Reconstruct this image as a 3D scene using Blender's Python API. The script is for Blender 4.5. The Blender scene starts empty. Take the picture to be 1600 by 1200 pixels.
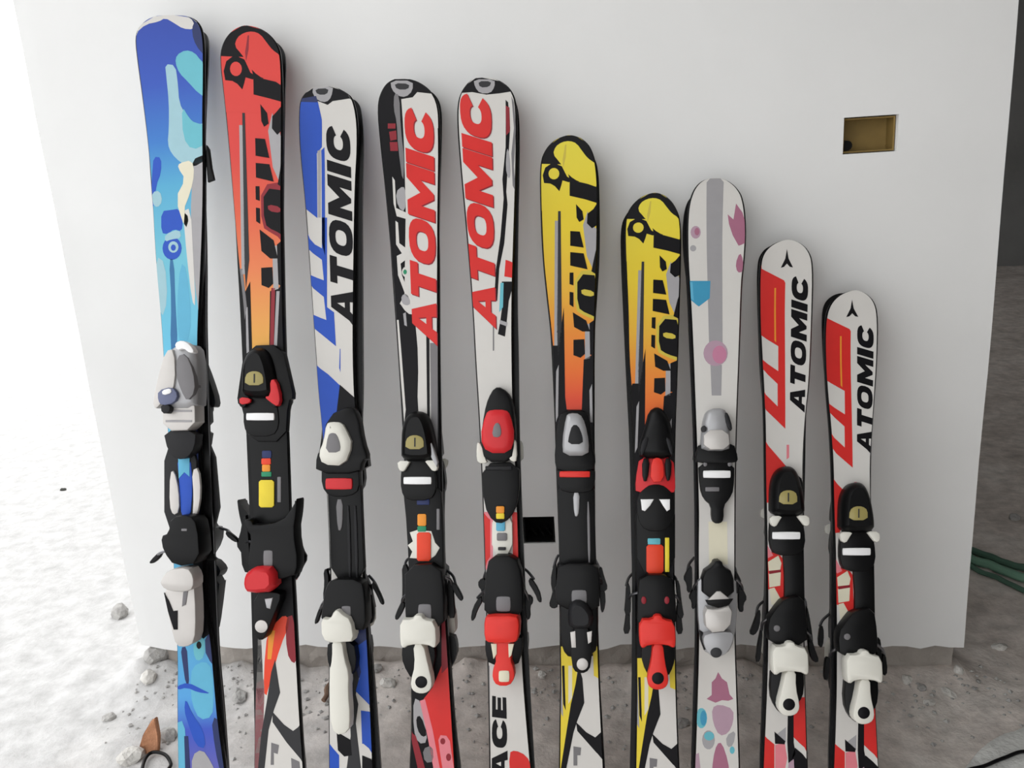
import bpy, bmesh, math, random
from mathutils import Vector, Matrix, noise
from mathutils.geometry import tessellate_polygon
random.seed(7)
S = bpy.context.scene
COL = S.collection

# ------------------------------------------------------------------ camera
F = 1300.0                                   # focal length in pixels of the 1600x1200 frame
CX = Vector((0.99337075, -0.03457607, -0.10963145))    # world axes seen from the camera (x right, y down, z forward)
CZ = Vector((0.06168837, 0.96508033, 0.25458694))
CY = Vector((0.09700054, -0.2596622, 0.96081551))
EYE = Vector((0.0, -1.4290, 0.9687))
def ray(x, y):
    c = Vector((x - 800, y - 600, F))
    return Vector((CX.dot(c), CY.dot(c), -CZ.dot(c)))
cd = bpy.data.cameras.new('camera'); cam = bpy.data.objects.new('camera', cd); COL.objects.link(cam)
cd.sensor_fit = 'HORIZONTAL'; cd.sensor_width = 36.0; cd.lens = 36.0 * F / 1600.0
cd.clip_start = 0.02; cd.clip_end = 500
def camax(v): return Vector((CX.dot(v), CY.dot(v), -CZ.dot(v)))
r_, u_, b_ = camax(Vector((1, 0, 0))), camax(Vector((0, -1, 0))), camax(Vector((0, 0, -1)))
M = Matrix.Identity(4)
for i in range(3):
    M[i][0], M[i][1], M[i][2], M[i][3] = r_[i], u_[i], b_[i], EYE[i]
cam.matrix_world = M
S.camera = cam

# ------------------------------------------------------------------ light
S.view_settings.view_transform = 'Standard'; S.view_settings.look = 'None'
S.view_settings.gamma = 1.0; S.view_settings.use_curve_mapping = False
S.view_settings.exposure = -0.24
w = bpy.data.worlds.new('overcast'); S.world = w; w.use_nodes = True
nt = w.node_tree; bg = nt.nodes['Background']
bg.inputs[0].default_value = (0.98, 0.99, 1.0, 1); bg.inputs[1].default_value = 2.75
sl = bpy.data.lights.new('sun', 'SUN'); so = bpy.data.objects.new('sun', sl); COL.objects.link(so)
sl.energy = 1.0; sl.angle = math.radians(6); sl.color = (1, 0.97, 0.93)
so.rotation_euler = Vector((0.16, -0.55, -0.8)).to_track_quat('-Z', 'Y').to_euler()
so.location = (-3, 4, 6)

# ------------------------------------------------------------------ materials
def lin(c):
    c /= 255.0
    return c / 12.92 if c <= 0.04045 else ((c + 0.055) / 1.055) ** 2.4
KC = 0.86
def rgb(r, g, b, k=KC):
    return tuple(min(0.9, lin(x) * k) for x in (r, g, b)) + (1.0,)
MATS = {}
def mat(name, col, rough=0.45, metal=0.0, var=0.06, scale=60.0, bump=0.0, spec=0.25):
    if name in MATS: return MATS[name]
    m = bpy.data.materials.new(name); m.use_nodes = True
    t = m.node_tree; p = t.nodes['Principled BSDF']
    p.inputs['Roughness'].default_value = rough; p.inputs['Metallic'].default_value = metal
    p.inputs['Specular IOR Level'].default_value = spec
    tc = t.nodes.new('ShaderNodeTexCoord'); n = t.nodes.new('ShaderNodeTexNoise')
    n.inputs['Scale'].default_value = scale; n.inputs['Detail'].default_value = 3
    t.links.new(tc.outputs['Object'], n.inputs['Vector'])
    r = t.nodes.new('ShaderNodeValToRGB')
    r.color_ramp.elements[0].color = tuple(x * (1 - var) for x in col[:3]) + (1,)
    r.color_ramp.elements[1].color = tuple(min(1, x * (1 + var)) for x in col[:3]) + (1,)
    t.links.new(n.outputs['Fac'], r.inputs['Fac']); t.links.new(r.outputs['Color'], p.inputs['Base Color'])
    if bump:
        b = t.nodes.new('ShaderNodeBump'); b.inputs['Strength'].default_value = bump; b.inputs['Distance'].default_value = 0.01
        t.links.new(n.outputs['Fac'], b.inputs['Height']); t.links.new(b.outputs['Normal'], p.inputs['Normal'])
    MATS[name] = m
    return m
def gradient(name, stops, axis=1, rough=0.35):
    """printed colour that runs along the ski; stops = [(local v in metres, colour)]"""
    m = bpy.data.materials.new(name); m.use_nodes = True
    t = m.node_tree; p = t.nodes['Principled BSDF']; p.inputs['Roughness'].default_value = rough
    p.inputs['Specular IOR Level'].default_value = 0.25
    tc = t.nodes.new('ShaderNodeTexCoord'); sx = t.nodes.new('ShaderNodeSeparateXYZ')
    t.links.new(tc.outputs['Object'], sx.inputs[0])
    stops = sorted(stops); lo, hi = stops[0][0], stops[-1][0]
    mr = t.nodes.new('ShaderNodeMapRange'); mr.inputs[1].default_value = lo; mr.inputs[2].default_value = hi
    t.links.new(sx.outputs[axis], mr.inputs[0])
    r = t.nodes.new('ShaderNodeValToRGB'); e = r.color_ramp.elements
    while len(e) < len(stops): e.new(0.5)
    for k, (v, c) in enumerate(stops):
        e[k].position = (v - lo) / (hi - lo); e[k].color = c
    t.links.new(mr.outputs[0], r.inputs['Fac']); t.links.new(r.outputs['Color'], p.inputs['Base Color'])
    return m

BLACK = mat('black_plastic', rgb(14, 14, 15), 0.36, spec=.16)
DARK = mat('dark_grey_plastic', rgb(36, 36, 38), 0.45, spec=.16)
INK = mat('black_ink', rgb(19, 18, 21), 0.4, spec=.12)
GREYINK = mat('grey_ink', rgb(120, 118, 120), 0.4)
CHARINK = mat('charcoal_ink', rgb(58, 58, 60), 0.4, spec=.12)
LGREY = mat('light_grey_ink', rgb(165, 163, 165), 0.4)
WHITE = mat('white_ink', rgb(214, 211, 206), 0.4, var=0.02)
CREAM = mat('cream_ink', rgb(226, 220, 196), 0.4, var=0.03)
WPLAST = mat('white_plastic', rgb(226, 224, 214), 0.4, var=0.02)
SHINE = mat('white_pad_and_highlight', rgb(245, 245, 245), 0.25, var=0.01)  # white of the glide pads; also paints the first toe's highlights
RED = mat('red_ink', rgb(214, 44, 40), 0.4)
PINK = mat('pink_ink', rgb(226, 130, 140), 0.4)
DRED = mat('dark_red_ink', rgb(140, 32, 44), 0.4)
RPLAST = mat('red_plastic', rgb(208, 42, 48), 0.35)
RPLAST2 = mat('bright_red_plastic', rgb(226, 52, 44), 0.35)
OLIVE = mat('olive_window', rgb(160, 148, 92), 0.2)
SILVER = mat('silver_plastic', rgb(172, 172, 174), 0.32, 0.25)
SILVER2 = mat('pale_silver_plastic', rgb(200, 196, 192), 0.3, 0.2)
STEEL = mat('steel', rgb(130, 130, 134), 0.3, 0.9)
ORANGE = mat('orange_ink', rgb(236, 150, 50), 0.4)
ORED = mat('orange_red_sticker', rgb(232, 70, 40), 0.4)
YEL = mat('yellow_ink', rgb(234, 210, 58), 0.4)
GREEN = mat('green_ink', rgb(40, 140, 100), 0.4)
LINEG = mat('slate_plastic', rgb(104, 110, 138), 0.35)
NAVY = mat('navy_ink', rgb(36, 48, 96), 0.4)
BLUE = mat('blue_ink', rgb(32, 80, 186), 0.4)
SKYB = mat('sky_blue_ink', rgb(96, 176, 208), 0.4)
LINEB = mat('dull_blue_ink', rgb(52, 112, 160), 0.4)
TEAL = mat('teal_ink', rgb(104, 184, 198), 0.4)
PALEB = mat('pale_blue_ink', rgb(158, 196, 206), 0.4)
MAUVE = mat('mauve_ink', rgb(168, 108, 132), 0.45)
SOFTP = mat('soft_pink_ink', rgb(196, 128, 156), 0.45)
LMAUVE = mat('pale_mauve_ink', rgb(180, 150, 166), 0.45)
BANNER = mat('banner_blue_ink', rgb(64, 150, 186), 0.45)

# ------------------------------------------------------------------ object helpers
def link_mesh(name, verts, faces, mats, parent=None, idx=None, smooth=False, kind=None):
    me = bpy.data.meshes.new(name); me.from_pydata([tuple(v) for v in verts], [], faces)
    for m in (mats if isinstance(mats, list) else [mats]): me.materials.append(m)
    if idx: me.polygons.foreach_set('material_index', idx)
    me.validate()
    bm = bmesh.new(); bm.from_mesh(me); bmesh.ops.recalc_face_normals(bm, faces=bm.faces) if idx is None else None
    if smooth:
        for f in bm.faces: f.smooth = True
        for e in bm.edges:
            if len(e.link_faces) == 2 and e.calc_face_angle(0) > 0.6: e.smooth = False
    bm.to_mesh(me); bm.free()
    o = bpy.data.objects.new(name, me); COL.objects.link(o)
    if parent: o.parent = parent
    if kind: o['kind'] = kind
    return o
def tag(o, label, cat, group=None):
    o['label'] = label; o['category'] = cat
    if group: o['group'] = group
    return o
def chaikin(p, n=1, closed=True):
    for _ in range(n):
        q = []; L = len(p)
        if not closed: q.append(p[0])
        for i in range(L if closed else L - 1):
            a, b = p[i], p[(i + 1) % L]
            q.append((a[0] * .75 + b[0] * .25, a[1] * .75 + b[1] * .25)); q.append((a[0] * .25 + b[0] * .75, a[1] * .25 + b[1] * .75))
        if not closed: q.append(p[-1])
        p = q
    return p
def inset(p, d):
    """move the outline of a polygon inwards by d"""
    n = len(p); ar = sum(p[i][0] * p[(i + 1) % n][1] - p[(i + 1) % n][0] * p[i][1] for i in range(n))
    sg = 1 if ar > 0 else -1; out = []
    for i in range(n):
        a, b, c = Vector(p[i - 1]), Vector(p[i]), Vector(p[(i + 1) % n])
        e1, e2 = (b - a), (c - b)
        if e1.length < 1e-9 or e2.length < 1e-9: out.append(tuple(b)); continue
        e1.normalize(); e2.normalize()
        n1, n2 = Vector((-e1.y, e1.x)) * sg, Vector((-e2.y, e2.x)) * sg
        m = n1 + n2
        if m.length < 0.3: m = n1
        else: m = m / max(0.6, m.length_squared / 2) * 1.0
        out.append((b.x + m.x * d, b.y + m.y * d))
    return out
def loft(poly, rings):
    """rings: [(inset, z)] from the bottom up; closed solid"""
    V, Fc = [], []; n = len(poly)
    for d, z in rings:
        q = inset(poly, d) if d else poly
        V += [(x, y, z) for x, y in q]
    for k in range(len(rings) - 1):
        for i in range(n):
            j = (i + 1) % n
            Fc.append((k * n + i, k * n + j, (k + 1) * n + j, (k + 1) * n + i))
    top = (len(rings) - 1) * n
    for base, flip in ((0, True), (top, False)):
        for t in tessellate_polygon([[Vector((x, y, 0)) for x, y in [(V[base + i][0], V[base + i][1]) for i in range(n)]]]):
            Fc.append(tuple(base + i for i in (t[::-1] if flip else t)))
    return V, Fc
def tube(path, r, n=8, closed=False):
    V, Fc = [], []; path = [Vector(p) for p in path]; L = len(path)
    for i, p in enumerate(path):
        d = (path[min(i + 1, L - 1)] - path[max(i - 1, 0)]).normalized()
        a = d.orthogonal().normalized() if i == 0 else (a - d * a.dot(d)).normalized()
        b = d.cross(a)
        for k in range(n):
            t = 2 * math.pi * k / n
            V.append(p + (a * math.cos(t) + b * math.sin(t)) * r)
    for i in range(L - 1):
        for k in range(n):
            Fc.append((i * n + k, i * n + (k + 1) % n, (i + 1) * n + (k + 1) % n, (i + 1) * n + k))
    Fc.append(tuple(range(n))[::-1]); Fc.append(tuple((L - 1) * n + k for k in range(n)))
    return V, Fc
def spline(p, n=6):
    P = [Vector(q) for q in p]; out = []
    for i in range(len(P) - 1):
        a, b, c, d = P[max(i - 1, 0)], P[i], P[i + 1], P[min(i + 2, len(P) - 1)]
        for k in range(n):
            t = k / n
            out.append(0.5 * ((2 * b) + (c - a) * t + (2 * a - 5 * b + 4 * c - d) * t * t + (3 * b - a - 3 * c + d) * t ** 3))
    out.append(P[-1]); return out

def on_wall(x, y):
    r = ray(x, y); return EYE + r * (-EYE.y / r.y)
def on_floor(x, y, z=0.0):
    r = ray(x, y); return EYE + r * ((z - EYE.z) / r.z)

# ------------------------------------------------------------------ setting
def wall_mat(name, c0, c1, sc=3.0, bump=0.25, fine=40.0):
    m = bpy.data.materials.new(name); m.use_nodes = True
    t = m.node_tree; p = t.nodes['Principled BSDF']; p.inputs['Roughness'].default_value = 0.9; p.inputs['Specular IOR Level'].default_value = 0.15
    tc = t.nodes.new('ShaderNodeTexCoord')
    n = t.nodes.new('ShaderNodeTexNoise'); n.inputs['Scale'].default_value = sc; n.inputs['Detail'].default_value = 6
    f = t.nodes.new('ShaderNodeTexNoise'); f.inputs['Scale'].default_value = fine; f.inputs['Detail'].default_value = 4
    t.links.new(tc.outputs['Object'], n.inputs['Vector']); t.links.new(tc.outputs['Object'], f.inputs['Vector'])
    r = t.nodes.new('ShaderNodeValToRGB'); r.color_ramp.elements[0].position = .3; r.color_ramp.elements[1].position = .7
    r.color_ramp.elements[0].color = c0; r.color_ramp.elements[1].color = c1
    t.links.new(n.outputs['Fac'], r.inputs['Fac']); t.links.new(r.outputs['Color'], p.inputs['Base Color'])
    mx = t.nodes.new('ShaderNodeMath'); mx.operation = 'MULTIPLY_ADD'; mx.inputs[1].default_value = 0.25
    t.links.new(f.outputs['Fac'], mx.inputs[0]); t.links.new(n.outputs['Fac'], mx.inputs[2])
    b = t.nodes.new('ShaderNodeBump'); b.inputs['Strength'].default_value = bump; b.inputs['Distance'].default_value = 0.02
    t.links.new(mx.outputs[0], b.inputs['Height']); t.links.new(b.outputs['Normal'], p.inputs['Normal'])
    return m
PLASTER = wall_mat('white_plaster', (0.70, 0.70, 0.69, 1), (0.76, 0.76, 0.75, 1), 2.5, 0.12, 25)
RAW = wall_mat('raw_concrete', (0.24, 0.215, 0.19, 1), (0.44, 0.405, 0.37, 1), 9, 0.6, 60)
GREYW = wall_mat('grey_render', (0.40, 0.40, 0.39, 1), (0.48, 0.48, 0.47, 1), 2, 0.3, 30)
DGREYW = wall_mat('dark_grey_render', (0.25, 0.25, 0.245, 1), (0.32, 0.32, 0.315, 1), 2, 0.3, 30)
CEILM = wall_mat('ceiling_concrete', (0.56, 0.56, 0.55, 1), (0.64, 0.64, 0.62, 1), 2, 0.3, 30)

def quadbox(V, Fc, x0, x1, y0, y1, z0, z1):
    b = len(V)
    V += [(x0, y0, z0), (x1, y0, z0), (x1, y1, z0), (x0, y1, z0), (x0, y0, z1), (x1, y0, z1), (x1, y1, z1), (x0, y1, z1)]
    Fc += [tuple(b + i for i in f) for f in ((3, 2, 1, 0), (4, 5, 6, 7), (0, 1, 5, 4), (1, 2, 6, 5), (2, 3, 7, 6), (3, 0, 4, 7))]

XL, XR, WT, WTOP, WBOT = -0.964, 0.642, 0.20, 2.6, 0.058
# two openings let into the plaster for sockets
a, b = on_wall(1319, 184), on_wall(1402, 236); H1 = (a.x, b.x, b.z, a.z)
a, b = on_wall(816, 808), on_wall(868, 849); H2 = (a.x, b.x, b.z, a.z)
def build_wall():
    xs = sorted(set([XL, XR] + [H1[0], H1[1], H2[0], H2[1]] + [XL + (XR - XL) * i / 64 for i in range(1, 64)]))
    zs = sorted(set([WBOT, WTOP] + [H1[2], H1[3], H2[2], H2[3]] + [WBOT + 0.04 * i for i in range(1, 36)]))
    V, Fc, ix = [], [], {}
    def vid(x, y, z):
        k = (round(x, 5), round(y, 5), round(z, 5))
        if k not in ix:
            zz, xx, yy = z, x, y
            if abs(z - WBOT) < 1e-6:
                zz = z + 0.014 * noise.noise(Vector((x * 14, y, 0))) + 0.006 * noise.noise(Vector((x * 45, y, 3)))
            if abs(y) < 1e-6 and XL < x < XR:
                yy = 0.0012 * noise.noise(Vector((x * 3, z * 3, 7)))
            if abs(x - XR) < 1e-6 or abs(x - XL) < 1e-6: xx = x + 0.002 * noise.noise(Vector((x, 1, z * 6)))
            ix[k] = len(V); V.append((xx, yy, zz))
        return ix[k]
    def hole(x, z):
        return (H1[0] < x < H1[1] and H1[2] < z < H1[3]) or (H2[0] < x < H2[1] and H2[2] < z < H2[3])
    nx, nz = len(xs), len(zs)
    for i in range(nx - 1):
        for j in range(nz - 1):
            if hole((xs[i] + xs[i + 1]) / 2, (zs[j] + zs[j + 1]) / 2): continue
            Fc.append((vid(xs[i], 0, zs[j]), vid(xs[i + 1], 0, zs[j]), vid(xs[i + 1], 0, zs[j + 1]), vid(xs[i], 0, zs[j + 1])))
            Fc.append((vid(xs[i], WT, zs[j + 1]), vid(xs[i + 1], WT, zs[j + 1]), vid(xs[i + 1], WT, zs[j]), vid(xs[i], WT, zs[j])))
    for j in range(nz - 1):
        Fc.append((vid(XL, 0, zs[j + 1]), vid(XL, WT, zs[j + 1]), vid(XL, WT, zs[j]), vid(XL, 0, zs[j])))
        Fc.append((vid(XR, 0, zs[j]), vid(XR, WT, zs[j]), vid(XR, WT, zs[j + 1]), vid(XR, 0, zs[j + 1])))
    for i in range(nx - 1):
        Fc.append((vid(xs[i], 0, WBOT), vid(xs[i], WT, WBOT), vid(xs[i + 1], WT, WBOT), vid(xs[i + 1], 0, WBOT)))
        Fc.append((vid(xs[i], 0, WTOP), vid(xs[i + 1], 0, WTOP), vid(xs[i + 1], WT, WTOP), vid(xs[i], WT, WTOP)))
    for (x0, x1, z0, z1), dep in ((H1, 0.05), (H2, 0.055)):
        hx = [x for x in xs if x0 - 1e-6 <= x <= x1 + 1e-6]; hz = [z for z in zs if z0 - 1e-6 <= z <= z1 + 1e-6]
        for p, q in zip(hx, hx[1:]):
            for z in (z0, z1):
                Fc.append((vid(p, 0, z), vid(q, 0, z), vid(q, dep, z), vid(p, dep, z)))
        for p, q in zip(hz, hz[1:]):
            for x in (x0, x1):
                Fc.append((vid(x, 0, p), vid(x, 0, q), vid(x, dep, q), vid(x, dep, p)))
        Fc.append((vid(x0, dep, z0), vid(x1, dep, z0), vid(x1, dep, z1), vid(x0, dep, z1)))
    wl = link_mesh('wall_back', V, Fc, PLASTER); wl['kind'] = 'structure'
    return wl
build_wall()
V, Fc = [], []
N = 80
for k, (y0, z0, z1) in enumerate(((0.014, -0.03, WBOT + 0.02),)):
    for i in range(N + 1):
        x = XL + 0.012 + (XR - XL - 0.024) * i / N
        for z in (-0.03, 0.01, 0.03, 0.05, WBOT + 0.008):
            V.append((x, y0 + 0.006 * noise.noise(Vector((x * 25, z * 40, 2))), z))
    for i in range(N):
        for j in range(4):
            q = i * 5 + j; Fc.append((q, q + 5, q + 6, q + 1))
b0 = len(V); quadbox(V, Fc, XL + 0.012, XR - 0.012, 0.03, WT - 0.014, -0.03, WBOT + 0.008)
t_ = link_mesh('trim_1', V, Fc, RAW); t_['kind'] = 'structure'

def floor_material():
    m = bpy.data.materials.new('dusty_ground'); m.use_nodes = True
    t = m.node_tree; p = t.nodes['Principled BSDF']; p.inputs['Roughness'].default_value = 0.95; p.inputs['Specular IOR Level'].default_value = 0.1
    tc = t.nodes.new('ShaderNodeTexCoord')
    def nz(sc, det, off=0):
        n = t.nodes.new('ShaderNodeTexNoise'); n.inputs['Scale'].default_value = sc; n.inputs['Detail'].default_value = det
        n.inputs['Roughness'].default_value = 0.65
        mp = t.nodes.new('ShaderNodeMapping'); mp.inputs['Location'].default_value = (off, off * 2, 0)
        t.links.new(tc.outputs['Object'], mp.inputs[0]); t.links.new(mp.outputs[0], n.inputs['Vector']); return n
    n1, n2, n3 = nz(5, 8), nz(24, 6, 3.3), nz(90, 3, 7.1)
    r = t.nodes.new('ShaderNodeValToRGB'); e = r.color_ramp.elements
    e[0].position = .30; e[0].color = (0.47, 0.415, 0.375, 1); e[1].position = .72; e[1].color = (0.72, 0.675, 0.63, 1)
    x = e.new(.5); x.color = (0.62, 0.56, 0.515, 1)
    t.links.new(n1.outputs['Fac'], r.inputs['Fac'])
    r2 = t.nodes.new('ShaderNodeValToRGB'); r2.color_ramp.elements[0].position = .35; r2.color_ramp.elements[1].position = .7
    r2.color_ramp.elements[0].color = (0.76, 0.76, 0.76, 1); r2.color_ramp.elements[1].color = (1.15, 1.15, 1.15, 1)
    t.links.new(n2.outputs['Fac'], r2.inputs['Fac'])
    mx = t.nodes.new('ShaderNodeMix'); mx.data_type = 'RGBA'; mx.blend_type = 'MULTIPLY'; mx.inputs['Factor'].default_value = 1
    t.links.new(r.outputs['Color'], mx.inputs[6]); t.links.new(r2.outputs['Color'], mx.inputs[7])
    # pale cement dust lies outside, on the open side of the wall
    sx = t.nodes.new('ShaderNodeSeparateXYZ'); t.links.new(tc.outputs['Object'], sx.inputs[0])
    ad = t.nodes.new('ShaderNodeMath'); ad.operation = 'MULTIPLY_ADD'; ad.inputs[1].default_value = 0.9
    t.links.new(n1.outputs['Fac'], ad.inputs[0]); t.links.new(sx.outputs[0], ad.inputs[2])
    mr = t.nodes.new('ShaderNodeMapRange'); mr.interpolation_type = 'SMOOTHSTEP'
    mr.inputs[1].default_value = 0.25; mr.inputs[2].default_value = -0.55
    t.links.new(ad.outputs[0], mr.inputs[0])
    m2 = t.nodes.new('ShaderNodeMix'); m2.data_type = 'RGBA'; t.links.new(mr.outputs[0], m2.inputs['Factor'])
    r3 = t.nodes.new('ShaderNodeValToRGB'); r3.color_ramp.elements[0].position = .3; r3.color_ramp.elements[1].position = .65
    r3.color_ramp.elements[0].color = (0.42, 0.415, 0.41, 1); r3.color_ramp.elements[1].color = (0.57, 0.565, 0.56, 1)
    t.links.new(n2.outputs['Fac'], r3.inputs['Fac'])
    t.links.new(mx.outputs[2], m2.inputs[6]); t.links.new(r3.outputs['Color'], m2.inputs[7])
    t.links.new(m2.outputs[2], p.inputs['Base Color'])
    b = t.nodes.new('ShaderNodeBump'); b.inputs['Strength'].default_value = 0.35; b.inputs['Distance'].default_value = 0.010
    sm = t.nodes.new('ShaderNodeMath'); sm.operation = 'MULTIPLY_ADD'; sm.inputs[1].default_value = 0.4
    t.links.new(n3.outputs['Fac'], sm.inputs[0]); t.links.new(n2.outputs['Fac'], sm.inputs[2])
    t.links.new(sm.outputs[0], b.inputs['Height']); t.links.new(b.outputs['Normal'], p.inputs['Normal'])
    return m
GROUND = floor_material()
def ground_z(x, y):
    k0 = 1 - .7 * min(1, max(0, (-1.0 - x) / .3))
    z = 0.010 * noise.noise(Vector((x * 3, y * 3, 1))) + 0.008 * noise.noise(Vector((x * 11, y * 11, 5))) + 0.005 * noise.noise(Vector((x * 30, y * 30, 9)))
    z *= k0
    if -1.0 < x < 0.75 and -0.62 < y < -0.3: z = -0.002 + min(0, z) * .2
    elif -1.0 < x < 0.75 and -0.3 <= y < -0.2:
        k = (y + .3) / .1; z = (-0.002) * (1 - k) + z * k
    # loose dirt heaped along the foot of the wall
    if XL - .15 < x < XR + 0.02 and -0.25 < y < 0.05:
        z += 0.040 * max(0, 1 - abs(y + 0.005) / 0.11) ** 1.5 * max(0, 0.42 + noise.noise(Vector((x * 6, 2, 2))) + .5 * noise.noise(Vector((x * 19, y * 9, 4))))
    return z
def axis(segs):
    out = []
    for a, b, n in segs: out += [a + (b - a) * i / n for i in range(n)]
    return out + [segs[-1][1]]
gx = axis([(-30, -6, 12), (-6, -1.4, 46), (-1.4, 1.2, 150), (1.2, 5, 40)])
gy = axis([(-4, -0.7, 24), (-0.7, 0.6, 84), (0.6, 6, 60), (6, 40, 12)])
V = [(x, y, ground_z(x, y) if abs(y) < 8 and x > -8 else 0) for x in gx for y in gy]; ny = len(gy)
Fc = [(i * ny + j, (i + 1) * ny + j, (i + 1) * ny + j + 1, i * ny + j + 1) for i in range(len(gx) - 1) for j in range(ny - 1)]
fl = link_mesh('floor', V, Fc, GROUND, smooth=True); fl['kind'] = 'structure'

V, Fc = [], []; quadbox(V, Fc, -0.98, 4.6, -3.4, 6.4, 2.6, 2.8)
o = link_mesh('unseen_ceiling', V, Fc, CEILM); o['kind'] = 'structure'  # unseen slab overhead, added to block light from above
V, Fc = [], []; quadbox(V, Fc, 4.2, 4.4, -3.4, 6.4, -0.05, 2.6)
o = link_mesh('wall_right', V, Fc, DGREYW); o['kind'] = 'structure'
V, Fc = [], []; quadbox(V, Fc, -0.95, -0.8, 0.21, 3.2, -0.05, 2.6)
o = link_mesh('unseen_wall_left', V, Fc, GREYW); o['kind'] = 'structure'  # hidden wall, added to keep daylight out of the back room
V, Fc = [], []; quadbox(V, Fc, -0.9, 4.2, 5.2, 5.4, -0.05, 2.6)
o = link_mesh('wall_far', V, Fc, DGREYW); o['kind'] = 'structure'
V, Fc = [], []; quadbox(V, Fc, 0.5, 4.2, -3.4, -3.2, -0.05, 2.6)
o = link_mesh('unseen_wall_front', V, Fc, GREYW); o['kind'] = 'structure'  # unseen wall behind the camera, added and sized to shape the daylight

# socket boxes let into the openings
def socket_box(name, H, d0, d1, m, label):
    x0, x1, z0, z1 = H; e = 0.0015; tk = 0.0025; V, Fc = [], []
    x0 += e; x1 -= e; z0 += e; z1 -= e
    quadbox(V, Fc, x0, x0 + tk, d0, d1, z0, z1); quadbox(V, Fc, x1 - tk, x1, d0, d1, z0, z1)
    quadbox(V, Fc, x0 + tk, x1 - tk, d0, d1, z0, z0 + tk); quadbox(V, Fc, x0 + tk, x1 - tk, d0, d1, z1 - tk, z1)
    quadbox(V, Fc, x0 + tk, x1 - tk, d1 - tk, d1, z0 + tk, z1 - tk)
    root = bpy.data.objects.new(name, None); COL.objects.link(root)
    c = Vector(((x0 + x1) / 2, d1, (z0 + z1) / 2)); root.location = c
    link_mesh('box_shell', [Vector(v) - c for v in V], Fc, m, root)
    return tag(root, label, 'socket box'), c
OCHRE = mat('ochre_plastic', rgb(140, 116, 66), 0.6, var=0.35, scale=25)
BOXSHADE = mat('box_shade_black', rgb(16, 16, 16), 0.9, spec=.1)  # black stands in for the shade inside the recess
sb, c = socket_box('socket_box', H1, 0.012, 0.048, OCHRE, 'ochre yellow empty socket box sunk in the upper right of the wall')
V, Fc = tube([(H1[0] + .012 - c.x, 0.046 - c.y, H1[2] + .014 - c.z), (H1[0] + .012 - c.x, 0.02 - c.y, H1[2] + .013 - c.z)], 0.008, 12)
link_mesh('dark_stub', V, Fc, BLACK, sb)  # black stub in the lower left corner of the box
sb, c = socket_box('socket_box', H2, 0.004, 0.052, BOXSHADE, 'empty socket box with shade painted in black, in the wall between the white and yellow skis')
V, Fc = [], []
for i in range(3):
    x = H2[0] + .012 + i * .014 - c.x
    v2, f2 = tube(spline([(x, 0.048 - c.y, H2[2] + .012 - c.z), (x + .004, 0.02 - c.y, H2[2] + .02 - c.z), (x + .012, 0.012 - c.y, H2[2] + .012 - c.z)], 4), 0.0018, 6)
    b = len(V); V += v2; Fc += [tuple(b + k for k in f) for f in f2]
link_mesh('wire_ends', V, Fc, BOXSHADE, sb)

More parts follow.
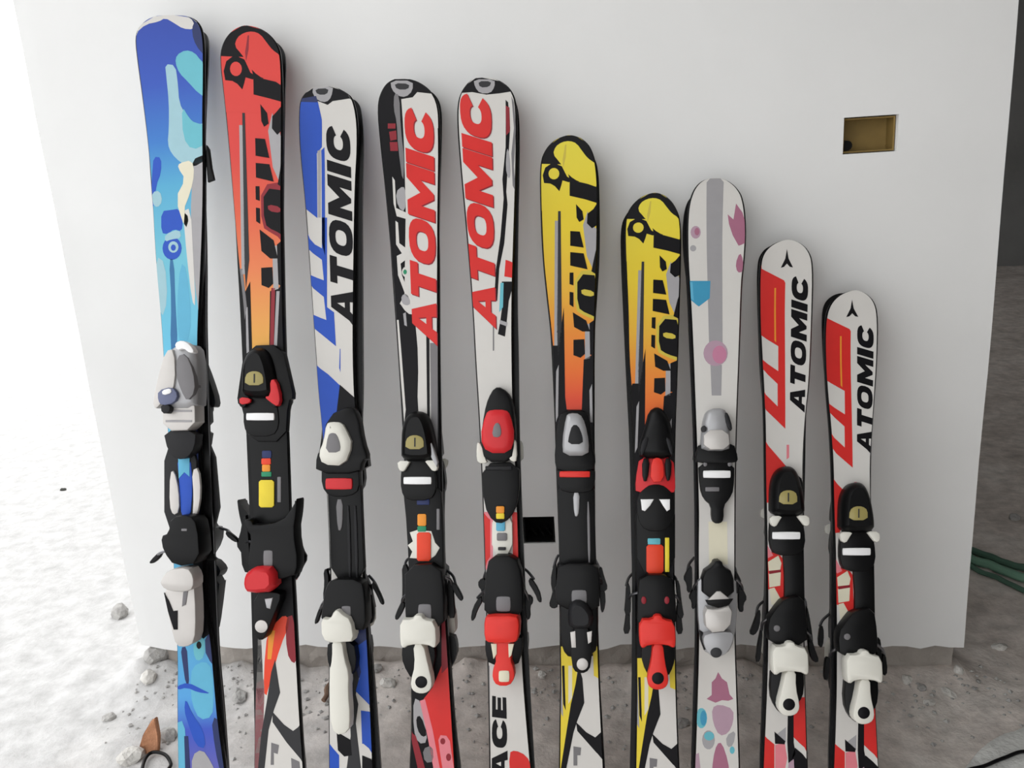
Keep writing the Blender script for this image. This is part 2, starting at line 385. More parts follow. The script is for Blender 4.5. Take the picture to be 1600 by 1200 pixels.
# ------------------------------------------------------------------ skis
TH_MID, TH_END, BEND, BLEN = 0.011, 0.005, 0.020, 0.13
class Ski:
    def __init__(s, name, L, R, t, label, rear_label, du=0.0, dv=0.0, gap=0.052):
        s.label, s.rear_label, s.du, s.dv = label, rear_label, du, dv
        tip = L[0]
        r = ray(*tip); k = (-gap - EYE.y) / r.y; P = EYE + r * k
        foot_z = 0.009
        A0 = Vector((0, P.y + t, P.z - foot_z)).normalized()
        s.N = Vector((1, 0, 0)).cross(A0).normalized()
        if s.N.y > 0: s.N = -s.N
        s.O = P.copy(); s.U = Vector((1, 0, 0)); s.A = A0
        mid = [((L[-1][0] + R[-1][0]) / 2, 1200), ((L[3][0] + R[3][0]) / 2, tip[1])]
        q0, q1 = [s._plane(x, y, 0.01) for x, y in mid]
        w0, w1 = [s.O + s.U * q[0] + s.A * q[1] for q in (q0, q1)]
        A = (w1 - w0).normalized(); tail = w0 - A * ((w0.z - foot_z) / A.z)
        s.A = A; s.U = A.cross(s.N).normalized(); s.O = tail - s.N * 0.01
        s.len = 1.0; s.len = s._plane(tip[0], tip[1], 0.02)[1] - 0.001
        for _ in range(4): s.len = s._plane(tip[0], tip[1], s.top(s.len))[1]
        s.root = bpy.data.objects.new(name, None); COL.objects.link(s.root)
        m = Matrix.Identity(4)
        for i in range(3): m[i][0], m[i][1], m[i][2], m[i][3] = s.U[i], s.A[i], s.N[i], s.O[i]
        s.m = m; s.root.matrix_world = m
        s.root.empty_display_size = 0.05
        s.edges(L, R)
        s.dec = []; s.base = None
    def _plane(s, x, y, w):
        r = ray(x, y); k = (w - s.N.dot(EYE - s.O)) / s.N.dot(r); d = EYE + r * k - s.O
        return s.U.dot(d), s.A.dot(d)
    def bend(s, v):
        x = max(0.0, v - (s.len - BLEN)) / BLEN; return BEND * x * x
    def th(s, v):
        x = v / s.len
        if x < .25: return TH_END + .001 + (TH_MID - TH_END - .001) * x / .25
        if x > .7: return TH_END + (TH_MID - TH_END) * max(0, 1 - (x - .7) / .25)
        return TH_MID
    def top(s, v): return s.bend(v) + s.th(v)
    def up(s, x, y, z=None):
        """photo point -> (u, v) on the top sheet, or at height z above the base"""
        if z is not None: return s._plane(x, y, z)
        w = TH_MID
        for _ in range(8):
            u, v = s._plane(x, y, w); w = s.top(min(v, s.len))
        return u, v
    def v_at(s, y):
        x = s.cpx(y); return s.up(x, y)[1]
    def cpx(s, y):
        return s.px0 + (y - s.py0) * s.pk
    def edges(s, L, R):
        s.px0, s.py0 = L[0]; s.pk = ((L[-1][0] + R[-1][0]) / 2 - s.px0) / (1200 - s.py0)
        P = chaikin(L[::-1] + R[1:], 2, False)
        q = [s.up(x, y) for x, y in P]; k = max(range(len(q)), key=lambda i: q[i][1])
        def conv(T):
            T = sorted((v, u) for u, v in T); out = [(-0.01, T[0][1])]
            for v, u in T:
                if v > out[-1][0] + 1e-5: out.append((v, u))
            return out
        s.EL, s.ER = conv(q[:k + 1]), conv(q[k:])
        s.len = max(s.EL[-1][0], s.ER[-1][0])
    def _ip(s, T, v):
        if v <= T[0][0]: return T[0][1]
        for (a, ua), (b, ub) in zip(T, T[1:]):
            if v <= b: return ua + (ub - ua) * (v - a) / (b - a)
        return T[-1][1]
    def ul(s, v):
        u = s._ip(s.EL, v)
        return u + 0.012 * (max(0, 0.012 - v) / 0.012) ** 2
    def ur(s, v):
        u = s._ip(s.ER, v)
        return u - 0.012 * (max(0, 0.012 - v) / 0.012) ** 2
    # ---- body and printed top sheet
    def body(s):
        n = 90; vs = [0.0, 0.003, 0.006, 0.012] + [0.012 + (s.len - 0.07 - 0.012) * i / n for i in range(1, n + 1)]
        vs += [s.len - 0.07 * (1 - math.sin(math.pi / 2 * i / 18)) for i in range(1, 19)]
        V, Fc, ix = [], [], []; c0 = 0.0022
        TV, TF = [], []
        for v in vs:
            l, r = s.ul(v), s.ur(v); w = max(r - l, 0.001)
            if r < l: l = r = (l + r) / 2; l -= .0005; r += .0005
            b, t = s.bend(v), s.top(v); c = min(c0, w / 4); h = t - b
            V += [(l, v, b), (l, v, b + .002), (l, v, b + h * .6), (l + c, v, t), (r - c, v, t), (r, v, b + h * .6), (r, v, b + .002), (r, v, b)]
            c += min(.0004, w / 8); TV += [(l + c, v, t), (r - c, v, t)]
        for i in range(len(vs) - 1):
            for k in range(8):
                j = (k + 1) % 8
                Fc.append((i * 8 + k, i * 8 + j, i * 8 + 8 + j, i * 8 + 8 + k)); ix.append(1 if k in (0, 6) else 0)
            TF.append((i * 2, i * 2 + 1, i * 2 + 3, i * 2 + 2))
        Fc.append(tuple(range(8))); ix.append(0); q = (len(vs) - 1) * 8; Fc.append(tuple(q + k for k in range(7, -1, -1))); ix.append(0)
        o = link_mesh('ski_body', V, Fc, [BLACK, STEEL], s.root, ix)
        s.bodyo = o
        TV = [(x, y, z + 0.00006) for x, y, z in TV]
        return TV, TF
    def decal(s, m, pts, lv=1, sm=0, hole=None):
        s.dec.append((m, pts, lv, sm, hole))
    def finish(s, base):
        TV, TF = s.body(); mats = [base]; idx = [0] * len(TF)
        for m, pts, lv, sm, hole in s.dec:
            if m not in mats: mats.append(m)
            mi = mats.index(m)
            loops = [chaikin(pts, sm)] + ([chaikin(hole, sm)] if hole else [])
            loops = [[Vector(s.up(x, y) + (0,)) for x, y in lp] for lp in loops]
            flat = [p for lp in loops for p in lp]
            bm = bmesh.new(); bv = [bm.verts.new(p) for p in flat]
            for t in tessellate_polygon(loops):
                try: bm.faces.new([bv[i] for i in t])
                except ValueError: pass
            v0, v1 = min(p.y for p in flat), max(p.y for p in flat)
            st = 0.008; k = math.floor(v0 / st) + 1
            while k * st < v1:
                bmesh.ops.bisect_plane(bm, geom=bm.verts[:] + bm.edges[:] + bm.faces[:], dist=1e-7, plane_co=(0, k * st, 0), plane_no=(0, 1, 0)); k += 1
            bm.verts.index_update(); b = len(TV)
            for q in bm.verts:
                v = min(max(q.co.y, 0.001), s.len - 0.0005); l, r = s.ul(v) + .00222, s.ur(v) - .00222
                if r < l: l = r = (l + r) / 2
                TV.append((min(max(q.co.x, l), r), v, s.top(v) + 0.00006 + 0.00011 * lv))
            for f in bm.faces:
                ids = [b + q.index for q in f.verts]
                p = [Vector(TV[i]) for i in ids]
                nrm = Vector((0, 0, 0))
                for a in range(1, len(p) - 1): nrm += (p[a] - p[0]).cross(p[a + 1] - p[0])
                if nrm.length < 1e-9: continue
                TF.append(tuple(ids if nrm.z > 0 else ids[::-1])); idx.append(mi)
            bm.free()
        s.sheet = link_mesh('topsheet', TV, TF, mats, s.root, idx)
    # ---- solids standing on the ski
    def ext(s, name, pts, z0, z1, m, parent=None, sm=1, bev=0.0015, dome=0.0):
        p = [s.up(x, y, z1) for x, y in chaikin(pts, sm)]
        w = min(max(q[0] for q in p) - min(q[0] for q in p), max(q[1] for q in p) - min(q[1] for q in p))
        bev = min(bev, w * 0.2, (z1 - z0) * .5)
        rings = [(0, z0), (0, z1 - bev - dome * 0.6), (bev * .3, z1 - bev * .3 - dome * .5), (bev, z1 - dome * .35)] if not dome else \
                [(0, z0), (0, z1 - dome), (w * .04, z1 - dome * .6), (w * .10, z1 - dome * .25), (w * .18, z1)]
        V, Fc = loft(p, rings)
        return link_mesh(name, V, Fc, m, parent or s.root, smooth=True)
    def disk(s, name, cx, cy, rx, ry, z0, z1, m, parent=None, n=18):
        return s.ext(name, [(cx + rx * math.cos(2 * math.pi * i / n), cy + ry * math.sin(2 * math.pi * i / n)) for i in range(n)], z0, z1, m, parent, 0, .0006)
    def rect(s, name, x0, y0, x1, y1, z0, z1, m, parent=None, sm=1):
        k = min(x1 - x0, y1 - y0) * .13
        return s.ext(name, [(x0 + k, y0), (x1 - k, y0), (x1, y0 + k), (x1, y1 - k), (x1 - k, y1), (x0 + k, y1), (x0, y1 - k), (x0, y0 + k)], z0, z1, m, parent, sm)
    def brake(s, path, fin, m=None):
        """wire arm that leaves the heel housing, then the plastic tip beside the ski"""
        P = []
        for x, y, z in path:
            u, v = s.up(x, y, z); P.append((u, v, z))
        V, Fc = tube(spline(P, 4), 0.0022, 7)
        a = link_mesh('brake_arm', V, Fc, STEEL, s.root, smooth=True)
        p = [s.up(x, y, .002) for x, y in chaikin(fin, 1)]
        V, Fc = loft(p, [(.0008, -.007), (0, -.005), (0, .001), (.001, .003)])
        link_mesh('brake_tip', V, Fc, m or BLACK, a, smooth=True)
    def pair(s):
        """the second ski of the pair, base against base, behind this one"""
        tag(s.root, s.label, 'ski', 'front skis of the leaning pairs')
        r = s.root.copy(); COL.objects.link(r)
        r.matrix_world = s.m @ Matrix.Translation((s.du, s.dv, -0.0012)) @ Matrix.Rotation(math.pi, 4, 'Y')
        def cp(o, par):
            c = o.copy(); COL.objects.link(c); c.parent = par
            if c.name.startswith('brake_arm'): c.location.y += 0.026
            for k in list(o.children): cp(k, c)
        for k in list(s.root.children): cp(k, r)
        tag(r, s.rear_label, 'ski', 'rear skis of the leaning pairs')
        return r

# lettering: x along the reading direction in cap heights, y up
def sup(cx, cy, a, b, n=20, e=2.6, t0=0, t1=360):
    out = []
    for i in range(n):
        t = math.radians(t0 + (t1 - t0) * i / (n - (1 if t1 - t0 < 360 else 0)))
        c, q = math.cos(t), math.sin(t)
        out.append((cx + a * math.copysign(abs(c) ** (2 / e), c), cy + b * math.copysign(abs(q) ** (2 / e), q)))
    return out
GLY = {
 'A': (1.5, [(0, 0), (.5, 1), (1.0, 1), (1.5, 0), (1.02, 0), (.96, .2), (.54, .2), (.48, 0)], [(.64, .42), (.88, .42), (.76, .74)]),
 'T': (1.2, [(0, 1), (0, .70), (.36, .70), (.36, 0), (.82, 0), (.82, .70), (1.2, .70), (1.2, 1)], None),
 'O': (1.55, sup(.775, .5, .775, .5), sup(.775, .5, .34, .23)),
 'M': (1.8, [(0, 0), (0, 1), (.5, 1), (.9, .52), (1.3, 1), (1.8, 1), (1.8, 0), (1.36, 0), (1.36, .5), (1.0, .03), (.8, .03), (.44, .5), (.44, 0)], None),
 'I': (.5, [(0, 0), (0, 1), (.5, 1), (.5, 0)], None),
 'C': (1.45, sup(.75, .5, .75, .5, 24, 2.7, 22, 338) + sup(.78, .5, .32, .19, 24, 2.4, 338, 22), None),
 'E': (1.1, [(0, 0), (0, 1), (1.1, 1), (1.1, .74), (.42, .74), (.42, .62), (1.05, .62), (1.05, .38), (.42, .38), (.42, .26), (1.1, .26), (1.1, 0)], None),
 'R': (1.3, [(0, 0), (0, 1), (1.0, 1), (1.3, .85), (1.3, .5), (1.1, .38), (1.35, 0), (.88, 0), (.7, .34), (.42, .34), (.42, 0)], [(.42, .56), (.42, .77), (.85, .77), (.85, .56)]),
}
def word(ski, text, P0, P1, H0, H1, m, lv=3, gap=0.14, edge=None, tf=lambda x, y: (x, y)):
    tot = sum(GLY[c][0] for c in text) + gap * (len(text) - 1); x = 0
    for c in text:
        wd, out, hol = GLY[c]
        def mp(p, dx=0, dy=0):
            k = (x + p[0]) / tot; hx = H0[0] + (H1[0] - H0[0]) * k; hy = H0[1] + (H1[1] - H0[1]) * k
            return tf(P0[0] + (P1[0] - P0[0]) * k + hx * p[1] + dx, P0[1] + (P1[1] - P0[1]) * k + hy * p[1] + dy)
        if edge: ski.decal(edge, [mp(p, 1.6, 1.8) for p in out], lv - 1, 0, [mp(p, 1.6, 1.8) for p in hol] if hol else None)
        ski.decal(m, [mp(p) for p in out], lv, 0, [mp(p) for p in hol] if hol else None)
        x += wd + gap
def rel(cx, cy, pts, kx=1.0, ky=1.0): return [(cx + x * kx, cy + y * ky) for x, y in pts]
def box(x0, y0, x1, y1): return [(x0, y0), (x1, y0), (x1, y1), (x0, y1)]

# ---- shared binding builders (points in photo pixels)
def toe_window(s, cx, cy, wing, pad=0, plate=None, kx=1.0):
    if plate: s.ext('binding_plate', plate, .009, .019, BLACK, sm=1)
    t = s.ext('toe_piece', rel(cx, cy, [(-24, -24), (-17, -42), (-4, -51), (12, -49), (22, -30), (29, 6), (29, 29), (-25, 29), (-25, 5)], kx), .010, .044, BLACK, sm=2, dome=.016)
    s.ext('toe_base', rel(cx + pad, cy, [(-22, 26), (22, 26), (28, 46), (30, 74), (20, 90), (-18, 90), (-26, 74), (-26, 46)], kx), .010, .026, BLACK, sm=1)
    s.ext('release_window', rel(cx, cy, [(-15, 10), (-14, -6), (-6, -12), (6, -12), (14, -6), (14, 10)], kx), .040, .0455, OLIVE, t, 1, .0008)
    s.ext('window_slot', rel(cx, cy, box(-1, -8, 1, 6)), .045, .0462, CHARINK, t, 0, .0003)
    for q in ([(-29, 28), (-8, 28), (-13, 36), (-19, 46), (-27, 42)], [(13, 27), (33, 27), (35, 42), (27, 45), (20, 36)]):
        s.ext('toe_wing', rel(cx + pad * .3, cy, q, kx), .024, .033, wing, t, 1)
    s.rect('glide_pad', cx + pad - 22 * kx, cy + 53, cx + pad + 22 * kx, cy + 65, .024, .029, SHINE)
    return t
def toe_ring(s, ring_pts, hole_pts, base_pts, ringm, pad_box, padm, holem=DARK):
    s.ext('toe_base', base_pts, .010, .024, BLACK, sm=1)
    t = s.ext('toe_piece', ring_pts, .020, .043, ringm, sm=1, dome=.005)
    s.ext('release_window', hole_pts, .042, .0440, holem, t, 1, .0006)
    if pad_box: s.rect('glide_pad', *pad_box, .022, .028, padm)
    return t
def heel_lever(s, cx, cy, hx, hy, m, holem=INK, kx=1.0, sides=True, head=None):
    """cup, lever and pierced end; (hx, hy) is the hole's centre"""
    if sides:
        s.ext('heel_frame', [(cx - 22, cy + 14), (cx + 22, cy + 14), (cx + 28, cy + 34), (cx + 24, cy + 54), (hx + 16, hy - 2), (hx - 14, hy - 2), (cx - 24, cy + 50), (cx - 26, cy + 30)], .010, .028, BLACK, sm=1)
    c = s.ext('heel_cup', head or rel(cx, cy, [(-29, -20), (-9, -20), (-5, -27), (5, -27), (9, -20), (27, -16), (29, 20), (25, 26), (14, 20), (-14, 20), (-24, 27), (-29, 18)], kx), .028, .056, m, sm=1, bev=.004)
    l = s.ext('heel_lever', [(cx - 8, cy + 17), (cx + 8, cy + 17), (hx + 11, hy - 26), (hx + 17, hy), (hx + 15, hy + 12), (hx + 6, hy + 18), (hx - 6, hy + 18), (hx - 15, hy + 12), (hx - 17, hy), (hx - 10, hy - 26)], .028, .050, m, sm=1, bev=.002)
    s.disk('lever_hole', hx, hy, 9.5, 9.5, .048, .0508, holem, l)
    return c

def heel_block(s, pts, z=.040, gx=None):
    h = s.ext('heel_housing', pts, .010, z, BLACK, sm=1, bev=.003)
    if gx: s.rect('heel_window', *gx, z - .002, z + .0015, GREYINK, h)
    return h
def sticker(s, name, m, x0, y0, x1, y1, z=.0205):
    return s.rect(name, x0, y0, x1, y1, z - .002, z, m, None, 0)

# ================================================================== SKI 1  blue, floral
s = Ski('ski', [(262, 23), (235, 26), (218, 38), (209, 55), (214, 100), (221, 150), (230, 225), (236, 300), (241, 400), (250, 500), (253, 545), (262, 700), (266, 800), (272, 950), (276, 1030), (275, 1100), (277, 1200)],
        [(262, 23), (295, 24), (312, 34), (319, 60), (319, 110), (318, 200), (319, 300), (316, 400), (311, 500), (310, 560), (311, 700), (317, 850), (322, 950), (331, 1000), (336, 1060), (342, 1130), (352, 1200)], .45,
        'tall blue floral ski with a silver binding, leftmost and facing out', 'rear ski strapped behind the tall blue floral ski', du=-.013)
g = s.v_at
s1base = gradient('blue_print', [(g(1200), rgb(96, 96, 176)), (g(1140), rgb(60, 84, 190)), (g(1090), rgb(84, 160, 220)), (g(1000), rgb(84, 164, 206)), (g(560), rgb(104, 190, 222)), (g(400), rgb(112, 190, 210)), (g(290), rgb(84, 168, 206)), (g(220), rgb(56, 122, 198)), (g(130), rgb(48, 84, 182)), (g(40), rgb(46, 74, 170))])
D = s.decal
D(WHITE, [(170, -20), (360, -20), (340, 26), (302, 46), (286, 45), (272, 36), (258, 28), (248, 34), (228, 38), (212, 52), (190, 64)], 1, 1)
D(NAVY, [(288, 22), (330, 22), (330, 95), (312, 80), (302, 62), (300, 44), (304, 34)], 2, 1)
D(TEAL, [(276, 86), (290, 78), (304, 82), (314, 95), (324, 102), (324, 152), (310, 146), (294, 128), (280, 114), (274, 98)], 1, 1)
D(PALEB, [(258, 100), (274, 102), (278, 130), (280, 160), (290, 180), (300, 196), (324, 192), (324, 250), (300, 262), (282, 254), (268, 240), (262, 225), (264, 200), (264, 160), (260, 120)], 1, 1)
D(TEAL, [(284, 165), (296, 185), (304, 192), (324, 195), (324, 225), (300, 235), (286, 215)], 2, 1)
D(LGREY, [(298, 250), (326, 240), (326, 540), (312, 500), (304, 440), (300, 380), (298, 330), (300, 290)], 1, 1)
D(CREAM, [(280, 255), (300, 250), (304, 270), (298, 300), (286, 330), (296, 340), (290, 360), (274, 310), (290, 280), (278, 262)], 2, 1)
D(WHITE, [(286, 330), (298, 325), (302, 400), (306, 480), (300, 470), (292, 400)], 2, 1)
D(BLUE, [(240, 245), (252, 246), (252, 270), (244, 290), (240, 330), (236, 300), (238, 270)], 1, 1)
D(PALEB, [(238, 300), (250, 298), (254, 315), (246, 325), (238, 318)], 2, 1)
D(BLUE, [(252, 330), (268, 328), (280, 326), (286, 345), (284, 362), (272, 358), (262, 366), (252, 364)], 1, 1)
D(BLUE, sup(269, 388, 15, 18, 18, 2), 1, 0); D(PALEB, sup(271, 386, 8, 9, 14, 2), 2, 0); D(BLUE, sup(271, 387, 4, 5, 10, 2), 3, 0)
D(PALEB, [(258, 366), (280, 358), (284, 372), (268, 374), (258, 378)], 2, 1)
D(LINEB, [(264, 405), (272, 405), (274, 470), (278, 540), (272, 560), (266, 540), (268, 470)], 1, 1)
D(SKYB, [(282, 410), (292, 420), (300, 500), (292, 540), (280, 540), (276, 480)], 1, 1)
D(PALEB, [(244, 400), (258, 410), (262, 470), (252, 500), (246, 450)], 1, 1)
D(INK, [(302, 850), (335, 850), (340, 985), (318, 998), (302, 985)], 3); D(NAVY, [(304, 545), (330, 545), (330, 850), (300, 850), (306, 700)], 1)  # black area right of the heel lever, navy strip above it
# tail print
D(TEAL, [(303, 998), (320, 994), (320, 1026), (308, 1034), (302, 1020)], 2, 1); D(INK, sup(311, 1008, 4, 6, 10, 2), 3, 0)
D(NAVY, [(320, 990), (345, 985), (345, 1040), (322, 1030)], 2, 1); D(NAVY, [(282, 1012), (292, 1010), (294, 1040), (296, 1070), (290, 1068), (286, 1040)], 1, 1)
D(SKYB, [(300, 1042), (320, 1032), (332, 1045), (334, 1090), (332, 1120), (312, 1125), (300, 1100), (298, 1070)], 2, 1)
D(BLUE, [(276, 1072), (294, 1066), (318, 1078), (330, 1084), (310, 1082), (292, 1074), (278, 1078)], 3, 1)
D(BLUE, [(290, 1090), (300, 1115), (318, 1140), (322, 1170), (306, 1165), (294, 1130), (288, 1110)], 3, 1)
D(SKYB, [(274, 1130), (288, 1125), (292, 1180), (288, 1210), (274, 1210)], 2, 1)
D(LGREY, [(300, 1180), (316, 1170), (330, 1190), (340, 1215), (300, 1215)], 3, 1)
D(NAVY, [(288, 1150), (294, 1150), (298, 1215), (290, 1215)], 4, 0); D(NAVY, [(330, 1120), (350, 1125), (360, 1215), (346, 1215), (336, 1170)], 2, 1)
s.finish(s1base)
s.ext('binding_plate', [(256, 680), (306, 680), (309, 840), (256, 840)], .009, .017, DARK)
s.ext('plate_print', [(276, 712), (297, 712), (301, 760), (297, 812), (283, 812), (280, 760)], .016, .0185, BLUE, sm=1); s.ext('plate_print', [(278, 714), (296, 714), (296, 745), (288, 738), (279, 748)], .018, .0192, SKYB, sm=0)
for q in ([(265, 738), (272, 735), (279, 765), (280, 800), (270, 806), (264, 790)], [(299, 735), (310, 730), (314, 770), (308, 806), (300, 812), (302, 775)]): s.ext('plate_rail', q, .016, .021, SILVER2)
t = s.ext('toe_piece', [(256, 560), (266, 540), (292, 534), (304, 548), (306, 610), (304, 640), (252, 640), (250, 590)], .010, .046, SILVER, sm=1, dome=.010)
s.ext('toe_wing', [(258, 548), (272, 545), (274, 600), (262, 618), (250, 632), (242, 640), (238, 628), (246, 590)], .030, .050, SILVER2, t)
s.ext('toe_wing', [(276, 556), (290, 552), (302, 580), (305, 612), (292, 628), (282, 610), (274, 585)], .030, .049, GREYINK, t)
s.ext('toe_highlight', [(272, 536), (284, 531), (296, 538), (304, 550), (296, 552), (286, 544), (276, 548)], .040, .054, SHINE, t)  # white sliver stands in for the highlight along the toe's top
s.ext('toe_pivot', [(246, 610), (268, 604), (278, 616), (272, 630), (252, 634), (246, 626)], .040, .0535, LINEG, t); s.ext('toe_clip', [(250, 632), (266, 632), (264, 646), (252, 646)], .034, .052, DARK, t); s.ext('pivot_highlight', [(252, 610), (266, 606), (268, 614), (254, 618)], .053, .0552, SHINE, t)  # the white piece on the pivot is a painted highlight
s.ext('toe_base', [(252, 626), (304, 622), (305, 672), (254, 674)], .010, .040, SILVER2, sm=1, bev=.003)
for y in (640, 656): s.rect('base_groove', 258, y, 300, y + 4, .038, .0408, LGREY)
s.ext('glide_pad', [(254, 672), (306, 672), (304, 700), (292, 716), (276, 718), (262, 706)], .010, .034, DARK, sm=1)
h = heel_block(s, [(266, 808), (296, 804), (308, 820), (312, 880), (272, 886), (254, 862), (250, 838), (262, 834)], .050)
s.rect('heel_mark', 283, 826, 292, 830, .049, .051, GREYINK, h)
c = s.ext('heel_cup', [(248, 908), (262, 890), (292, 886), (302, 900), (302, 920), (288, 926), (262, 924), (252, 918)], .028, .058, SILVER2, sm=1, bev=.004)
l = s.ext('heel_lever', [(252, 912), (302, 900), (306, 960), (304, 1004), (290, 1012), (274, 1010), (266, 980)], .020, .046, SILVER2, sm=1, bev=.003)
s.ext('lever_slot', [(256, 926), (264, 940), (270, 955), (277, 954), (277, 984), (271, 984), (262, 955)], .045, .0472, INK, l, 0, .0005)
s.ext('lever_slot', [(286, 925), (294, 920), (290, 945), (284, 948)], .045, .0472, GREYINK, l, 0, .0005)
s.brake([(262, 860, .02), (250, 864, .012), (247, 868, 0)], [(250, 860), (252, 868), (240, 880), (233, 881), (234, 876)])
s.brake([(312, 830, .02), (322, 828, .012), (326, 840, 0)], [(322, 830), (327, 832), (332, 868), (340, 876), (318, 878)])
r = s.pair()
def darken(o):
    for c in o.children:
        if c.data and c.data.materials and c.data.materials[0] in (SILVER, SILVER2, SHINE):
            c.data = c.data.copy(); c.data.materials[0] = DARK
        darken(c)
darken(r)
o = s.ext('strap_end', [(322, 226), (326, 232), (330, 262), (334, 280), (324, 284), (321, 250)], -.004, .002, BLACK, sm=0)

# ================================================================== SKI 2  red and black
def volkl(s, tf, red, seam, blk=INK, wht=LGREY, side=True):
    """tip cap, loop mark and stacked block letters, drawn at the yellow ski's size and carried over by tf"""
    def D(m, p, lv, sm=0, hole=None): s.decal(m, [tf(*q) for q in p], lv, sm, [tf(*q) for q in hole] if hole else None)
    D(blk, [(830, 200), (945, 200), (945, 270), (931, 262), (885, 300), (850, 262), (830, 258)], 1)
    D(red, [(864, 241), (868, 229), (878, 222), (890, 220), (901, 224), (911, 238), (918, 247), (928, 254), (940, 262), (940, 292), (918, 286), (904, 284), (890, 275), (882, 264), (874, 253)], 2, 1)
    D(red, [(830, 257), (884, 257), (890, 281), (940, 292), (940, 330), (830, 330)], 2)
    D(blk, [(848, 274), (852, 262), (864, 254), (878, 260), (886, 276), (894, 281), (889, 285), (879, 282), (877, 290), (874, 299), (867, 291), (860, 287), (850, 286)], 3, 0, sup(865.5, 271.5, 8.5, 9, 14, 2))
    D(seam, [(883, 226), (885, 226), (884, 246), (880, 262), (879, 250)], 3)
    D(wht, [(911, 352), (918, 330), (924, 350), (938, 358), (938, 432), (926, 420), (917, 400)], 2)
    D(blk, [(890, 281), (938, 292), (938, 317), (890, 306)], 4)                                    # L stem
    D(blk, [(932, 310), (940, 310), (940, 360), (932, 356)], 3)
    D(blk, [(900, 319), (910, 330), (912, 343), (905, 347), (901, 340)], 4); D(blk, [(938, 318), (918, 334), (917, 349), (925, 357), (938, 352)], 4)   # K arms
    D(blk, [(891, 361), (906, 362), (912, 387), (891, 384)], 4)                                     # K stem
    D(blk, [(891, 394), (912, 396), (918, 421), (891, 415)], 4); D(blk, [(930, 395), (938, 390), (938, 428), (924, 424)], 4)   # L
    D(seam, [(898, 425), (938, 420), (938, 503), (914, 494), (898, 484)], 3, 1)
    D(blk, [(902, 428), (938, 431), (938, 496), (916, 490), (902, 480)], 4, 1, [(908, 451), (928, 455), (928, 464), (909, 461)])   # O
    D(blk, [(890, 426), (896, 426), (896, 446), (890, 444)], 4); D(blk, [(890, 456), (896, 457), (896, 480), (890, 476)], 4)
    D(blk, [(895, 488), (916, 501), (922, 518), (910, 518), (897, 511)], 4); D(blk, [(896, 531), (913, 530), (914, 553), (907, 559), (896, 555)], 4)   # V
    D(wht, [(914, 506), (924, 506), (922, 560), (914, 562)], 3)
    D(blk, [(921, 505), (938, 500), (938, 556), (922, 554)], 4)
    D(CHARINK, [(872, 330), (876, 330), (878, 520), (872, 560), (870, 520)], 3)
    D(wht, [(867, 345), (872, 345), (871, 540), (866, 540)], 3)

s = Ski('ski', [(385, 38), (362, 46), (348, 64), (342, 88), (349, 150), (356, 225), (362, 300), (370, 400), (379, 475), (382, 530), (388, 620), (391, 700), (395, 800), (398, 900), (402, 1000), (397, 1100), (396, 1200)],
        [(385, 38), (412, 45), (432, 64), (441, 90), (441, 225), (440, 300), (441, 400), (443, 500), (445, 560), (448, 700), (452, 800), (458, 900), (463, 1000), (468, 1100), (475, 1200)], .45,
        'red and black ski with a red heel cup, second from the left', 'rear ski strapped behind the red and black ski', du=-.012)
g = s.v_at
red2 = gradient('red_orange_print', [(g(1200), rgb(200, 190, 186)), (g(560), rgb(232, 176, 76)), (g(500), rgb(230, 160, 82)), (g(420), rgb(228, 128, 80)), (g(330), rgb(222, 94, 66)), (g(240), rgb(216, 66, 60)), (g(60), rgb(218, 62, 54))])
yk = [(200, 30), (210, 38), (255, 87), (282, 121), (317, 160), (361, 216), (387, 247), (421, 284), (431, 298), (496, 367), (518, 404), (559, 450), (620, 530), (700, 620)]
def tf2(x, y):
    for (a, A), (b, B) in zip(yk, yk[1:]):
        if y <= b: break
    Y = A + (B - A) * (y - a) / (b - a)
    c6 = 887 + (y - 255) * .028; c2 = 392 + (Y - 87) * .045
    k = 1.1 if y < 300 else 1.02
    return c2 + (x - c6) * k, Y
volkl(s, tf2, red2, DRED)
D = s.decal
D(INK, [(376, 470), (391, 440), (394, 545), (394, 600), (370, 600)], 2); D(LGREY, [(384, 480), (387, 480), (391, 600), (386, 600)], 3)
D(INK, [(422, 455), (460, 440), (460, 600), (420, 600)], 2); D(DRED, [(424, 450), (430, 450), (428, 540), (422, 540)], 3); D(LGREY, [(432, 455), (437, 455), (433, 540), (428, 545)], 3)
D(GREYINK, [(374, 420), (379, 420), (386, 480), (382, 500)], 3)
# tail
D(INK, [(370, 590), (470, 590), (480, 985), (440, 1000), (380, 1010)], 1)
D(WHITE, [(380, 985), (490, 985), (490, 1215), (380, 1215)], 2)
D(CHARINK, [(398, 990), (408, 990), (412, 1080), (404, 1100), (398, 1060)], 2); D(PINK, [(394, 1070), (414, 1060), (412, 1120), (408, 1215), (390, 1215)], 2)
D(ORED, [(418, 985), (432, 972), (444, 960), (455, 970), (438, 1010), (424, 1060), (414, 1095), (412, 1050)], 3, 1)
D(ORANGE, [(420, 985), (430, 985), (424, 1030), (418, 1030)], 4)
D(DRED, [(446, 965), (460, 960), (466, 1030), (458, 1038), (448, 1020)], 3, 1)
D(CHARINK, [(430, 1030), (436, 1070), (438, 1082), (428, 1110), (420, 1140), (412, 1215), (402, 1215), (408, 1150), (418, 1090), (424, 1050)], 4)
D(CHARINK, [(426, 1112), (444, 1132), (458, 1142), (466, 1136), (470, 1130), (480, 1190), (470, 1186), (448, 1160), (426, 1128)], 4)
D(CHARINK, [(462, 1030), (474, 1030), (478, 1140), (466, 1090)], 4)
D(GREYINK, [(424, 1160), (436, 1164), (434, 1178), (428, 1176), (428, 1195), (423, 1195)], 4); D(GREYINK, [(455, 1184), (468, 1190), (470, 1210), (456, 1205)], 4)
s.finish(red2)
